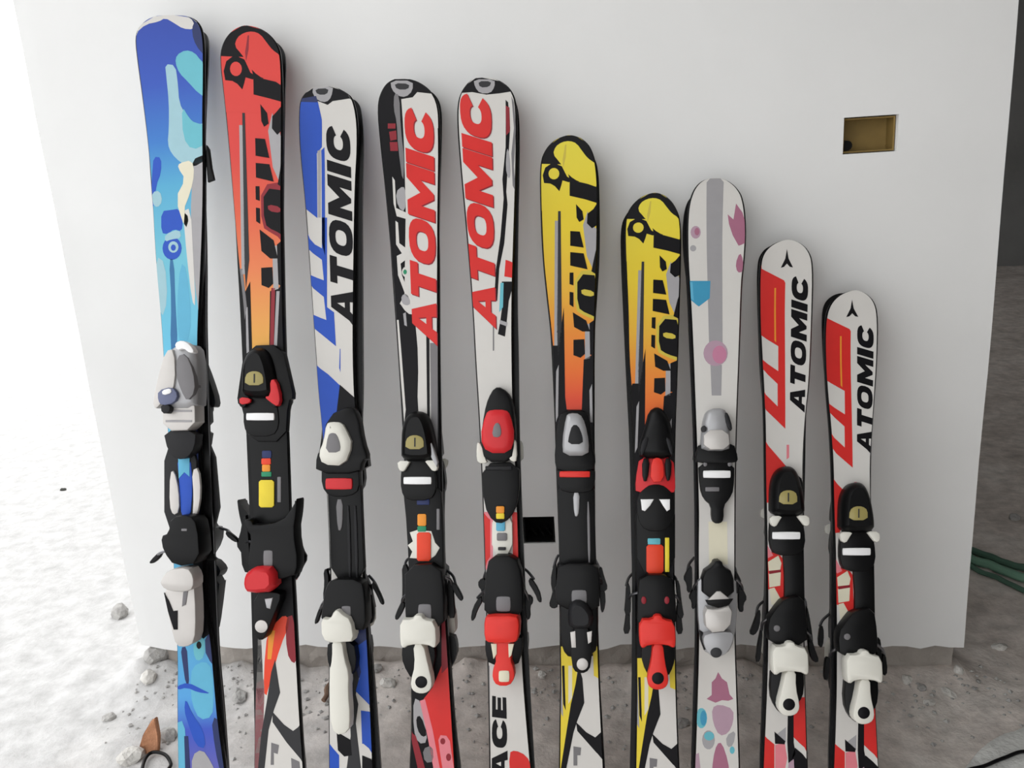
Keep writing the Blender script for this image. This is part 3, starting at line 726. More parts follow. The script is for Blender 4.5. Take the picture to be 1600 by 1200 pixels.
plate = [(385, 660), (448, 660), (450, 720), (454, 840), (396, 840), (392, 720)]
t = toe_window(s, 397, 592, BLACK, 9, plate)
s.ext('toe_shoulder', [(386, 540), (440, 538), (452, 590), (459, 622), (450, 626), (446, 690), (388, 690), (380, 640), (372, 622), (380, 590)], .010, .0235, BLACK, sm=1)
s.ext('toe_flash', [(373, 620), (392, 622), (390, 630), (374, 633)], .029, .034, RPLAST, t); s.ext('toe_flash', [(421, 594), (430, 592), (438, 622), (434, 636), (424, 630), (412, 620), (422, 618)], .029, .040, RPLAST, t)
sticker(s, 'sticker', NAVY, 409, 704, 424, 716); sticker(s, 'sticker', ORED, 408, 716, 423, 726); sticker(s, 'sticker', ORANGE, 409, 726, 422, 737); sticker(s, 'sticker', GREEN, 408, 737, 424, 745); sticker(s, 'sticker', YEL, 404, 750, 428, 793, .022)
sticker(s, 'sticker', GREYINK, 433, 745, 439, 785)
heel_block(s, [(380, 812), (392, 812), (396, 822), (440, 815), (458, 790), (464, 776), (463, 800), (458, 830), (466, 880), (458, 905), (386, 905), (388, 860), (392, 838), (384, 828)], .040, (411, 860, 426, 885))
s.ext('heel_frame', [(396, 925), (430, 925), (440, 930), (428, 960), (418, 985), (412, 1000), (402, 1000), (396, 985)], .010, .036, BLACK, sm=1)
s.ext('heel_cup', [(378, 900), (386, 892), (398, 886), (426, 888), (428, 926), (384, 930), (376, 918)], .028, .058, RPLAST, sm=1, dome=.012)
s.disk('lever_hole', 408, 979, 10, 10, .035, .0372, SILVER2); s.ext('lever_rib', [(413, 936), (426, 934), (422, 952), (416, 950)], .035, .038, SILVER, None, 0)
s.brake([(446, 850, .02), (460, 840, .012), (464, 840, 0)], [(458, 826), (466, 834), (472, 858), (480, 872), (470, 890), (464, 905), (458, 905)])
s.brake([(396, 850, .02), (390, 846, .012), (384, 850, 0)], [(384, 845), (390, 845), (393, 862), (389, 870), (384, 862)])
s.pair()

# ================================================================== SKI 3  blue and white
def ladder_tf(x, y): return x, y
s = Ski('ski', [(500, 136), (483, 138), (469, 152), (466, 175), (467, 230), (476, 317), (484, 440), (491, 540), (496, 615), (501, 660), (508, 750), (513, 850), (516, 900), (513, 1000), (512, 1080), (513, 1200)],
        [(500, 136), (522, 134), (540, 143), (552, 153), (559, 185), (560, 230), (556, 295), (554, 440), (553, 540), (555, 615), (559, 660), (563, 750), (567, 850), (570, 920), (575, 1000), (579, 1080), (584, 1200)], .44,
        'white and blue ski with black lettering and a white heel lever', 'rear ski strapped behind the white and blue ski', du=0)
D = s.decal
D(INK, [(460, 125), (565, 125), (565, 170), (552, 156), (546, 154), (520, 158), (512, 164), (497, 158), (460, 160)], 1)
D(LGREY, [(487, 133), (521, 133), (518, 152), (510, 160), (498, 158), (489, 148)], 2, 1); D(CHARINK, [(492, 139), (514, 138), (511, 148), (496, 148)], 3, 1)
D(BLUE, [(460, 158), (497, 160), (503, 187), (503, 230), (495, 240), (496, 341), (476, 325), (460, 300)], 2)
D(NAVY, [(462, 155), (494, 150), (497, 160), (464, 160)], 3)
D(LGREY, [(496, 236), (501, 234), (501, 340), (497, 340)], 3); D(BLUE, [(502, 235), (507, 230), (508, 400), (503, 380)], 2)
D(BLUE, [(478, 366), (492, 382), (503, 388), (503, 340), (511, 340), (511, 480), (522, 488), (525, 541), (492, 514), (488, 492), (510, 500), (506, 464), (484, 446), (484, 430), (506, 438), (503, 406), (481, 390)], 2)
D(BLUE, [(494, 571), (513, 585), (531, 602), (528, 640), (520, 662), (500, 690)], 2)
D(INK, [(531, 601), (548, 616), (570, 634), (572, 700), (512, 700), (514, 664), (526, 644)], 3); D(BLUE, [(531, 545), (532, 545), (532, 582), (530, 575)], 2)
D(GREYINK, [(556, 360), (566, 360), (568, 640), (556, 600)], 1)
word(s, 'ATOMIC', (555, 508), (547, 206), (-37, -11), (-38, -12), INK)
# tail
D(CHARINK, [(549, 1010), (561, 1060), (556, 1085), (560, 1100), (556, 1130), (566, 1215), (540, 1215), (548, 1150), (546, 1100), (552, 1060)], 2)
D(BLUE, [(556, 1010), (600, 990), (600, 1100), (578, 1102), (556, 1080), (564, 1050)], 3); D(BLUE, [(564, 1110), (578, 1112), (600, 1120), (600, 1180), (584, 1178), (566, 1165)], 3)
D(NAVY, [(552, 960), (600, 960), (600, 1050), (558, 1060), (554, 1020)], 2)
D(WHITE, [(562, 1093), (566, 1092), (580, 1106), (580, 1112), (574, 1110)], 4); D(WHITE, [(564, 1162), (568, 1162), (585, 1176), (586, 1184), (576, 1180)], 4)
D(INK, [(526, 1143), (548, 1156), (550, 1180), (538, 1182), (528, 1172)], 3); D(BLUE, [(505, 1160), (514, 1162), (530, 1180), (530, 1215), (505, 1215)], 2); D(INK, [(566, 1180), (590, 1190), (590, 1215), (566, 1215)], 4)
s.finish(WHITE)
s.ext('binding_plate', [(510, 740), (563, 740), (566, 820), (570, 910), (518, 910), (514, 820)], .009, .020, BLACK)
s.ext('plate_ridge', [(524, 780), (536, 780), (535, 820), (532, 830), (527, 828)], .019, .022, GREYINK)
for x in (541, 552): s.ext('plate_ridge', [(x, 790), (x + 5, 790), (x + 8, 905), (x + 3, 905)], .019, .023, DARK)
s.ext('toe_skirt', [(510, 650), (548, 632), (560, 650), (566, 690), (575, 716), (566, 720), (562, 740), (492, 740), (493, 712), (502, 700)], .010, .030, BLACK, sm=1, bev=.004)
toe_ring(s, [(508, 662), (516, 659), (532, 660), (540, 674), (549, 694), (536, 728), (502, 726), (496, 708), (504, 690)], [(512, 680), (518, 676), (526, 678), (532, 696), (530, 707), (508, 707)], [(502, 728), (560, 728), (562, 765), (546, 776), (514, 776), (502, 760)], WPLAST, (508, 747, 550, 765), RPLAST, GREYINK)
heel_block(s, [(516, 905), (564, 905), (570, 930), (572, 985), (552, 985), (500, 975), (504, 940), (508, 920)], .042, (533, 947, 548, 964))
s.ext('heel_frame', [(512, 1000), (552, 1000), (558, 1040), (546, 1060), (518, 1050), (510, 1030)], .010, .030, BLACK)
s.ext('heel_cup', [(500, 966), (515, 968), (521, 955), (528, 953), (534, 960), (548, 968), (553, 1003), (536, 1004), (520, 1006), (502, 1000)], .028, .056, WPLAST, sm=1, bev=.004)
s.ext('heel_lever', [(518, 1000), (534, 1000), (538, 1030), (545, 1052), (544, 1080), (547, 1120), (545, 1145), (522, 1150), (514, 1120), (514, 1050), (518, 1030)], .026, .046, WPLAST, sm=1, bev=.003)
s.brake([(512, 935, .02), (504, 944, .012), (500, 952, 0)], [(504, 936), (508, 944), (500, 962), (496, 974), (491, 976), (492, 966)])
s.brake([(566, 920, .02), (576, 918, .012), (579, 930, 0)], [(573, 912), (581, 914), (581, 936), (585, 955), (583, 972), (577, 976), (573, 960)])
s.pair()

# ================================================================== SKI 4  black / white, red letters
s = Ski('ski', [(628, 123), (609, 124), (596, 138), (588, 165), (594, 230), (601, 295), (607, 360), (613, 430), (618, 500), (624, 590), (629, 650), (634, 750), (638, 850), (641, 950), (641, 1060), (642, 1130), (639, 1200)],
        [(628, 123), (646, 123), (666, 134), (680, 150), (687, 175), (687, 230), (685, 360), (686, 400), (686, 500), (687, 600), (689, 700), (691, 800), (694, 880), (697, 960), (702, 1040), (707, 1120), (712, 1200)], .44,
        'half black half white ski with red lettering and a white heel lever', 'rear ski strapped behind the half black half white ski')
D = s.decal
D(WHITE, [(627, 155), (645, 152), (652, 144), (678, 146), (684, 170), (683, 400), (682, 700), (612, 700), (622, 480), (632, 460), (633, 400), (634, 330), (632, 250)], 1)
D(GREYINK, [(616, 145), (624, 148), (626, 200), (632, 250), (630, 290), (622, 230), (620, 190), (615, 170)], 2, 1)
D(LGREY, [(610, 126), (645, 126), (645, 142), (634, 152), (622, 150), (612, 140)], 2, 1); D(CHARINK, [(616, 130), (640, 131), (638, 140), (620, 140)], 3, 1)
for q in ([(606, 193), (618, 193), (618, 201), (606, 201)], [(608, 206), (619, 204), (620, 218), (610, 220)], [(609, 222), (621, 222), (622, 236), (610, 236)]): D(DRED, q, 2)
D(WHITE, [(613, 276), (617, 282), (619, 325), (634, 332), (634, 342), (620, 338), (615, 318)], 2); D(LGREY, [(618, 300), (630, 290), (634, 300), (633, 332), (622, 324)], 2, 1)
D(WHITE, [(618, 345), (622, 348), (624, 380), (640, 392), (642, 400), (626, 412), (628, 430), (640, 460), (646, 470), (634, 462), (622, 430), (620, 400), (628, 396), (619, 382)], 3)
D(WHITE, sup(634, 425, 6, 8, 12, 2), 3); D(GREEN, sup(633, 425, 3, 4, 8, 2), 4)
D(LGREY, [(627, 462), (636, 458), (642, 474), (636, 478), (628, 474)], 3, 1)
D(INK, [(613, 470), (622, 470), (636, 490), (648, 492), (654, 560), (652, 640), (662, 700), (630, 700), (628, 600), (620, 540)], 2, 1)
D(WHITE, [(619, 500), (623, 500), (628, 560), (634, 640), (632, 660), (624, 590)], 3); D(LGREY, [(630, 490), (634, 488), (636, 510), (632, 508)], 3)
D(INK, [(666, 520), (671, 520), (672, 700), (668, 700)], 3); D(GREYINK, [(672, 536), (684, 536), (684, 720), (674, 700)], 2); D(INK, [(684, 200), (695, 200), (695, 720), (684, 720)], 3)
word(s, 'ATOMIC', (683, 540), (677, 180), (-38, -13), (-46, -15), RED, 5, 0.04, DRED)
# tail
D(RED, [(690, 1040), (712, 1020), (725, 1215), (688, 1215), (672, 1130), (662, 1092), (676, 1074)], 2); D(DRED, [(690, 960), (708, 960), (710, 1040), (690, 1052)], 3)
D(PINK, [(656, 1095), (664, 1092), (676, 1140), (690, 1215), (680, 1215), (668, 1150)], 3)
D(LGREY, [(646, 1090), (658, 1096), (664, 1130), (668, 1160), (654, 1162), (646, 1140)], 2, 1); D(INK, [(650, 1120), (658, 1118), (668, 1148), (660, 1152), (652, 1140)], 3, 1)
D(DRED, [(640, 1142), (650, 1150), (656, 1170), (668, 1215), (656, 1215), (646, 1170)], 3); D(GREYINK, [(660, 1170), (676, 1164), (678, 1190), (664, 1192)], 3, 1)
D(PINK, [(684, 1148), (702, 1150), (706, 1180), (712, 1215), (694, 1215), (688, 1180)], 4, 1); D(DRED, sup(692, 1158, 4, 5, 10, 2), 5); D(DRED, sup(701, 1183, 4, 6, 10, 2), 5)
s.finish(INK)
toe_window(s, 648, 692, WPLAST, 4, [(628, 750), (688, 750), (692, 830), (694, 940), (640, 940), (636, 830)])
s.ext('toe_strut', [(668, 694), (674, 692), (684, 722), (682, 730), (674, 716)], .03, .038, SILVER, None, 0)
s.ext('star_patch', [(640, 832), (652, 828), (674, 830), (680, 848), (687, 856), (680, 868), (672, 874), (640, 872), (644, 862), (637, 852), (645, 846)], .0188, .0200, WPLAST, sm=0)
sticker(s, 'sticker', NAVY, 651, 780, 671, 789); sticker(s, 'sticker', ORANGE, 652, 803, 666, 822); sticker(s, 'sticker', GREEN, 652, 822, 666, 831); sticker(s, 'sticker', ORED, 651, 832, 673, 877, .0222)
sticker(s, 'sticker', GREYINK, 682, 795, 687, 828)
heel_block(s, [(632, 884), (688, 880), (694, 930), (694, 985), (634, 985), (632, 940)], .040, (653, 944, 674, 972))
heel_lever(s, 653, 988, 658, 1066, WPLAST)
s.brake([(640, 925, .02), (630, 934, .012), (628, 942, 0)], [(628, 938), (634, 944), (626, 962), (620, 970), (616, 966), (620, 954)])
s.brake([(688, 900, .02), (702, 904, .012), (706, 915, 0)], [(698, 906), (708, 908), (709, 934), (712, 966), (700, 966), (698, 940)])
s.pair()

# ================================================================== SKI 5  white, red letters
s = Ski('ski', [(755, 121), (737, 122), (722, 138), (714, 160), (714, 200), (720, 275), (727, 350), (737, 470), (742, 570), (747, 645), (751, 725), (755, 830), (757, 900), (760, 1000), (761, 1040), (763, 1120), (764, 1200)],
        [(755, 121), (772, 121), (790, 130), (802, 144), (808, 165), (808, 250), (805, 350), (801, 470), (802, 600), (805, 680), (809, 760), (812, 870), (815, 960), (818, 1040), (823, 1110), (831, 1200)], .43,
        'white ski with red lettering and a red pierced toe piece', 'rear ski strapped behind the white ski with the red toe piece')
D = s.decal
D(INK, [(700, 110), (815, 110), (815, 150), (800, 143), (780, 146), (760, 148), (738, 144), (712, 146)], 1)
D(LGREY, [(740, 124), (773, 124), (773, 136), (766, 146), (750, 146), (742, 136)], 2, 1); D(CHARINK, [(747, 127), (768, 127), (765, 136), (750, 137)], 3, 1)
D(INK, [(790, 156), (794, 160), (797, 200), (794, 250), (791, 300), (793, 320), (788, 380), (780, 420), (777, 470), (772, 470), (775, 420), (782, 370), (787, 310), (785, 280), (790, 230)], 2)
D(DRED, [(790, 165), (796, 168), (797, 205), (791, 212)], 3); D(GREYINK, [(799, 150), (803, 160), (806, 200), (803, 260), (806, 300), (801, 290), (799, 240), (803, 200)], 2)
D(LGREY, [(792, 230), (796, 240), (798, 275), (794, 280), (790, 262)], 3, 1)
D(RED, [(790, 406), (803, 410), (802, 434), (788, 432)], 3)
D(INK, [(784, 440), (800, 440), (800, 452), (795, 470), (792, 500), (789, 526), (778, 522), (782, 500), (786, 470)], 3); D(TEAL, [(782, 442), (787, 442), (786, 480), (780, 488)], 4); D(LGREY, [(781, 500), (793, 504), (792, 510), (781, 506)], 4)
D(GREYINK, [(770, 506), (772, 506), (772, 548), (770, 548)], 3)
word(s, 'ATOMIC', (775, 514), (767, 158), (-36, -14), (-50, -15), RED, 5, 0.04, DRED)
D(PINK, [(748, 800), (770, 800), (770, 890), (748, 890)], 2); D(RED, [(750, 800), (766, 812), (766, 870), (752, 890)], 3); D(RED, [(800, 800), (830, 800), (830, 960), (802, 900)], 3)
D(DRED, [(752, 840), (758, 842), (758, 870), (754, 880)], 4)
word(s, 'RACE', (795, 1260), (791, 1090), (-27, -3), (-22, -3), INK, 3, 0.10)
D(RED, [(795, 1176), (805, 1172), (822, 1180), (834, 1200), (834, 1230), (798, 1230)], 3, 1); D(GREYINK, [(758, 1040), (765, 1040), (766, 1215), (758, 1215)], 2)
s.finish(WHITE)
s.ext('toe_skirt', [(762, 622), (772, 605), (784, 605), (797, 618), (803, 642), (806, 690), (800, 722), (756, 722), (750, 690), (756, 644)], .010, .032, BLACK, sm=1, bev=.004)
t = toe_ring(s, [(758, 646), (766, 640), (790, 640), (797, 648), (804, 682), (796, 708), (760, 708), (749, 684)], [(772, 662), (780, 660), (784, 676), (780, 684), (768, 682)], [(751, 724), (811, 722), (811, 770), (804, 800), (788, 818), (770, 816), (756, 790)], RPLAST, None, None, GREYINK)
s.rect('glide_pad', 758, 728, 800, 735, .022, .026, DARK)
s.ext('toe_wing', [(745, 690), (752, 694), (758, 716), (762, 724), (746, 724), (744, 710)], .022, .031, WPLAST, t); s.ext('toe_wing', [(806, 682), (808, 720), (800, 722), (792, 712), (798, 700)], .022, .031, WPLAST, t)
s.ext('binding_plate', [(769, 800), (800, 800), (801, 868), (768, 868)], .009, .018, WPLAST)
sticker(s, 'sticker', ORANGE, 775, 791, 788, 802, .0285); sticker(s, 'sticker', YEL, 775, 802, 788, 811, .0285); sticker(s, 'sticker', SKYB, 775, 813, 789, 830); sticker(s, 'sticker', GREYINK, 776, 833, 792, 845)
sticker(s, 'sticker', CHARINK, 778, 855, 790, 860)
heel_block(s, [(765, 868), (805, 868), (816, 900), (818, 970), (756, 970), (757, 905)], .040, (775, 932, 798, 956))
s.ext('heel_frame', [(758, 996), (816, 990), (816, 1020), (808, 1042), (764, 1040), (758, 1020)], .010, .028, BLACK)
s.ext('heel_cup', [(756, 968), (762, 962), (806, 962), (812, 970), (810, 1000), (802, 1006), (764, 1006), (756, 1000)], .028, .056, RPLAST2, sm=1, bev=.005)
l = s.ext('heel_lever', [(766, 1002), (802, 1002), (797, 1030), (803, 1046), (804, 1060), (796, 1072), (776, 1072), (769, 1060), (770, 1046), (776, 1030)], .028, .046, RPLAST2, sm=1)
for q in ([(767, 1006), (776, 1006), (776, 1022), (771, 1030)], [(794, 1006), (803, 1006), (799, 1024), (795, 1028)]): s.ext('lever_window', q, .045, .0472, CREAM, l, 0, .0004)
s.rect('lever_hole', 779, 1048, 796, 1066, .045, .0472, CREAM, l)
s.brake([(764, 920, .02), (754, 926, .012), (746, 934, 0)], [(750, 930), (755, 938), (745, 956), (741, 970), (735, 970), (738, 950)])
s.brake([(812, 910, .02), (822, 926, .012), (826, 938, 0)], [(820, 928), (832, 932), (833, 942), (828, 948), (829, 966), (823, 970), (820, 950)])
s.pair()

# ================================================================== SKI 6 / 7  yellow and black
def yellow_tail(s, tf):
    def D(m, p, lv, sm=0): s.decal(m, [tf(*q) for q in p], lv, sm)
    D(WHITE, [(850, 1034), (960, 1024), (1000, 1600), (820, 1600)], 1)
    D(YEL, [(868, 1010), (905, 1010), (900, 1070), (893, 1100), (888, 1140), (880, 1215), (866, 1215)], 2); D(YEL, [(926, 1010), (945, 1010), (942, 1060), (928, 1056)], 2)
    D(INK, [(878, 1040), (882, 1040), (884, 1110), (880, 1100)], 3); D(CREAM, [(888, 1040), (894, 1040), (894, 1090), (888, 1100)], 3); D(LGREY, [(872, 1040), (877, 1040), (880, 1120), (874, 1110)], 3)
    D(INK, [(904, 1040), (910, 1060), (913, 1098), (902, 1126), (896, 1145), (882, 1215), (874, 1215), (884, 1150), (892, 1100), (899, 1070)], 4)
    D(INK, [(900, 1128), (916, 1144), (930, 1152), (940, 1144), (946, 1136), (948, 1190), (932, 1176), (902, 1142)], 4)
    D(GREYINK, [(896, 1166), (908, 1168), (907, 1180), (902, 1180), (902, 1196), (896, 1196)], 4)
def yellow_sides(s, tf):
    def D(m, p, lv, sm=0): s.decal(m, [tf(*q) for q in p], lv, sm)
    D(INK, [(850, 640), (945, 640), (950, 1024), (850, 1034)], 1)
    D(INK, [(855, 560), (862, 540), (873, 540), (881, 480), (883, 620), (888, 660), (855, 700)], 3); D(LGREY, [(869, 580), (873, 570), (872, 650), (868, 660)], 4)
    D(INK, [(912, 562), (938, 548), (940, 700), (905, 700), (909, 640)], 3); D(LGREY, [(921, 610), (925, 600), (926, 660), (922, 660)], 4)
def yellow_base(s, name, tf):
    g = lambda y: s.v_at(tf(890, y)[1])
    return gradient(name, [(g(700), rgb(216, 62, 50)), (g(625), rgb(224, 76, 46)), (g(580), rgb(232, 112, 44)), (g(520), rgb(232, 140, 52)), (g(455), rgb(232, 178, 60)), (g(360), rgb(234, 206, 58)), (g(230), rgb(230, 214, 60))])
ident = lambda x, y: (x, y)
s = Ski('ski', [(890, 210), (868, 216), (852, 232), (843, 255), (844, 325), (847, 400), (852, 450), (860, 520), (863, 560), (866, 640), (868, 720), (871, 800), (874, 880), (874, 1000), (875, 1060), (874, 1120), (873, 1200)],
        [(890, 210), (908, 214), (923, 228), (932, 255), (935, 300), (934, 380), (931, 470), (929, 550), (929, 640), (929, 720), (930, 830), (932, 900), (935, 990), (937, 1060), (940, 1120), (944, 1200)], .42,
        'taller yellow ski with a grey pierced toe piece and black heel', 'rear ski strapped behind the taller yellow ski')
yb = yellow_base(s, 'yellow_orange_print', ident)
SEAMY = mat('dull_yellow_ink', rgb(206, 186, 70), 0.4)
volkl(s, ident, yb, SEAMY); yellow_sides(s, ident); yellow_tail(s, ident)
s.finish(yb)
s.ext('binding_plate', [(872, 745), (929, 745), (930, 830), (932, 890), (874, 890), (873, 830)], .009, .020, BLACK)
s.ext('plate_ridge', [(895, 768), (906, 768), (905, 800), (902, 808), (897, 806)], .019, .0225, SILVER); s.ext('plate_ridge', [(917, 784), (921, 784), (923, 885), (919, 885)], .019, .0225, GREYINK)
s.ext('toe_skirt', [(872, 650), (886, 640), (912, 640), (922, 650), (926, 700), (931, 716), (928, 738), (870, 738), (866, 718), (868, 690)], .010, .028, BLACK, sm=1, bev=.004)
toe_ring(s, [(884, 650), (890, 645), (906, 646), (914, 660), (920, 690), (919, 712), (880, 712), (878, 690)], [(894, 664), (903, 664), (910, 680), (911, 694), (887, 694), (889, 680)], [(870, 730), (930, 730), (930, 756), (922, 770), (880, 770), (871, 756)], SILVER, (874, 736, 922, 746), RPLAST2, DARK)
heel_block(s, [(872, 880), (934, 880), (938, 910), (936, 960), (870, 950), (866, 925), (870, 905)], .038, (893, 922, 917, 944))
s.ext('heel_frame', [(876, 930), (934, 930), (935, 990), (930, 1026), (890, 1030), (878, 1015), (874, 980)], .010, .034, BLACK, sm=1, bev=.004)
s.ext('heel_cup', [(890, 944), (902, 938), (916, 944), (928, 962), (924, 985), (890, 985), (886, 965)], .030, .054, DARK, sm=1, dome=.010)
l = s.ext('heel_lever', [(890, 980), (926, 980), (924, 1040), (916, 1052), (900, 1052), (893, 1040)], .030, .046, BLACK, sm=1)
for q in ([(891, 988), (899, 986), (900, 1012), (893, 1012)], [(917, 988), (925, 986), (924, 1003), (919, 1006)]): s.ext('lever_window', q, .045, .0472, SILVER2, l, 0, .0004)
s.disk('lever_hole', 910, 1038, 9, 9.5, .045, .0472, SILVER2, l)
s.brake([(876, 905, .02), (870, 916, .012), (866, 926, 0)], [(866, 910), (872, 920), (873, 948), (864, 952), (857, 946), (862, 930)])
s.brake([(934, 900, .02), (938, 906, .012), (941, 915, 0)], [(936, 905), (942, 912), (947, 935), (944, 956), (939, 958), (937, 935)])
s.pair()

s = Ski('ski', [(1022, 300), (1002, 306), (985, 322), (975, 345), (977, 420), (980, 485), (981, 560), (986, 620), (989, 700), (991, 800), (993, 900), (993, 1000), (994, 1080), (992, 1200)],
        [(1022, 300), (1040, 304), (1055, 320), (1065, 346), (1064, 420), (1062, 490), (1060, 560), (1058, 620), (1055, 700), (1055, 830), (1054, 900), (1056, 1000), (1058, 1100), (1062, 1200)], .42,
        'shorter yellow ski with red and black bindings', 'rear ski strapped behind the shorter yellow ski', du=-.006)
def tf7(x, y):
    if y > 900: return x + 119 + (y - 1100) * .0, y + 18
    Y = 300 + (y - 210) * .907
    return 1019 + (Y - 345) * .008 + (x - (887 + (y - 255) * .028)) * .99, Y
yb = yellow_base(s, 'yellow_orange_print_short', tf7)
volkl(s, tf7, yb, SEAMY); yellow_sides(s, tf7); yellow_tail(s, tf7)
s.finish(yb)
s.ext('binding_plate', [(994, 770), (1055, 770), (1055, 905), (996, 905)], .009, .019, BLACK)
t = s.ext('toe_piece', [(1010, 660), (1014, 642), (1026, 634), (1038, 640), (1050, 662), (1054, 700), (1050, 716), (1000, 716), (998, 696)], .010, .044, BLACK, sm=1, dome=.010)
s.ext('toe_shoulder', [(1000, 710), (1052, 710), (1056, 760), (1053, 772), (994, 772), (993, 752)], .010, .030, RPLAST, sm=1)
s.ext('toe_ring', [(1000, 700), (1006, 684), (1014, 682), (1010, 700), (1002, 715)], .040, .0455, DARK, t, 1); s.ext('toe_ring', [(1040, 682), (1047, 686), (1052, 704), (1050, 714), (1044, 700)], .040, .0455, DARK, t, 1)
s.ext('release_window', [(1018, 718), (1028, 714), (1037, 720), (1038, 752), (1016, 754)], .029, .040, RPLAST2, t, 1)
for q in ([(1003, 716), (1016, 716), (1012, 752), (1004, 752)], [(1038, 716), (1050, 716), (1048, 750), (1041, 752)]): s.ext('toe_prong', q, .029, .036, BLACK, t, 1)
s.ext('toe_base', [(1006, 764), (1016, 757), (1034, 757), (1046, 766), (1054, 776), (1054, 810), (1040, 830), (1008, 830), (996, 810), (996, 774)], .010, .032, BLACK, sm=1)
for q in ([(1001, 780), (1022, 780), (1016, 790), (1008, 799), (1003, 797)], [(1030, 780), (1047, 780), (1047, 796), (1042, 799), (1036, 790)]): s.ext('glide_pad', q, .031, .036, SHINE, None, 0)
sticker(s, 'sticker', TEAL, 1012, 841, 1032, 851); sticker(s, 'sticker', ORED, 1010, 851, 1037, 896, .0215); sticker(s, 'sticker', YEL, 1039, 840, 1046, 894)
heel_block(s, [(1000, 898), (1050, 898), (1056, 930), (1057, 985), (996, 985), (996, 930)], .040)
for x in (1006, 1042): s.disk('heel_screw', x, 938, 4, 6, .038, .0415, DRED)
c = heel_lever(s, 1028, 988, 1028, 1060, RPLAST2, INK)
s.brake([(1000, 925, .02), (986, 930, .012), (983, 940, 0)], [(980, 932), (986, 934), (984, 960), (985, 990), (973, 991), (977, 965)])
s.brake([(1054, 930, .02), (1060, 936, .012), (1063, 945, 0)], [(1058, 940), (1064, 944), (1065, 965), (1068, 990), (1057, 992), (1056, 965)])
s.pair()

# ================================================================== SKI 8  white, flowers
s = Ski('ski', [(1117, 278), (1098, 280), (1082, 296), (1073, 330), (1073, 400), (1077, 460), (1081, 540), (1084, 620), (1087, 700), (1090, 800), (1089, 860), (1090, 940), (1090, 1000), (1088, 1080), (1084, 1200)],
        [(1117, 278), (1134, 279), (1152, 292), (1163, 312), (1167, 360), (1164, 410), (1160, 440), (1157, 540), (1153, 640), (1151, 720), (1150, 800), (1150, 880), (1150, 1000), (1153, 1080), (1157, 1200)], .41,
        'white ski with a grey centre stripe and mauve flowers', 'rear ski strapped behind the white flowered ski')
D = s.decal
STRIPE = mat('stripe_grey_ink', rgb(158, 156, 158), 0.4)
D(STRIPE, [(1104, 270), (1131, 270), (1129, 545), (1108, 545)], 1); D(STRIPE, [(1110, 570), (1128, 570), (1127, 618), (1112, 618)], 1)
D(MAUVE, [(1137, 335), (1146, 343), (1150, 318), (1160, 332), (1166, 352), (1167, 380), (1154, 384), (1145, 368), (1139, 350)], 1, 0); D(MAUVE, [(1156, 394), (1161, 405), (1161, 425), (1152, 426), (1149, 412)], 1, 1)
D(LMAUVE, sup(1087, 363, 8, 10, 14, 2), 1); D(MAUVE, sup(1089, 362, 4, 6, 10, 2), 2); D(CHARINK, sup(1080, 301, 3, 4, 8, 2), 1); D(LGREY, sup(1083, 388, 5, 5, 10, 2), 1)
D(BANNER, [(1070, 439), (1110, 439), (1109, 466), (1092, 479), (1072, 465)], 2); D(SKYB, [(1074, 441), (1082, 441), (1084, 470), (1076, 466)], 3)
D(LMAUVE, sup(1118, 552, 19, 20, 20, 2), 3); D(SOFTP, sup(1124, 554, 11, 14, 16, 2), 4)
D(CREAM, [(1107, 815), (1136, 815), (1137, 882), (1108, 882)], 1)
D(MAUVE, [(1112, 1066), (1118, 1060), (1122, 1050), (1128, 1060), (1136, 1066), (1140, 1085), (1146, 1092), (1138, 1095), (1128, 1094), (1118, 1098), (1104, 1092), (1112, 1086)], 1)
D(LMAUVE, [(1112, 1106), (1124, 1100), (1146, 1108), (1146, 1128), (1138, 1146), (1124, 1150), (1114, 1130)], 1, 1)
D(TEAL, sup(1096, 1122, 9, 16, 14, 2), 1); D(BANNER, sup(1099, 1122, 5, 12, 12, 2), 2); D(LGREY, sup(1107, 1156, 10, 15, 14, 2), 1); D(TEAL, sup(1108, 1150, 8, 7, 12, 2), 2)
D(MAUVE, [(1120, 1162), (1128, 1160), (1138, 1190), (1140, 1215), (1112, 1215), (1114, 1185)], 1, 1); D(TEAL, sup(1144, 1172, 4, 6, 10, 2), 2); D(LGREY, [(1134, 1150), (1150, 1140), (1146, 1165), (1136, 1168)], 1, 1)
D(LMAUVE, [(1084, 1180), (1092, 1176), (1096, 1215), (1082, 1215)], 1)
s.finish(WHITE)
s.ext('toe_skirt', [(1094, 690), (1146, 690), (1154, 716), (1150, 724), (1090, 724), (1087, 714)], .010, .028, BLACK, sm=1)
t = s.ext('toe_piece', [(1102, 648), (1110, 638), (1132, 637), (1140, 650), (1142, 690), (1140, 704), (1098, 704), (1097, 690)], .010, .044, SILVER, sm=1, dome=.008)
s.ext('toe_lip', [(1100, 672), (1138, 671), (1141, 702), (1100, 703)], .040, .047, SILVER2, t); s.ext('toe_groove', [(1132, 645), (1138, 645), (1145, 668), (1142, 674), (1135, 664)], .036, .046, DARK, t); s.disk('toe_pivot', 1100, 670, 4, 5, .036, .046, CHARINK, t)
s.ext('toe_base', [(1092, 720), (1148, 720), (1147, 765), (1140, 780), (1131, 790), (1131, 812), (1126, 818), (1116, 818), (1112, 810), (1112, 790), (1100, 780), (1094, 762)], .010, .026, BLACK, sm=1)
s.rect('glide_pad', 1099, 735, 1142, 747, .024, .030, SHINE); s.rect('base_print', 1102, 761, 1124, 768, .025, .0265, GREYINK)
for x in (1102, 1140): s.disk('base_screw', x, 725, 3, 4, .025, .0275, GREYINK)
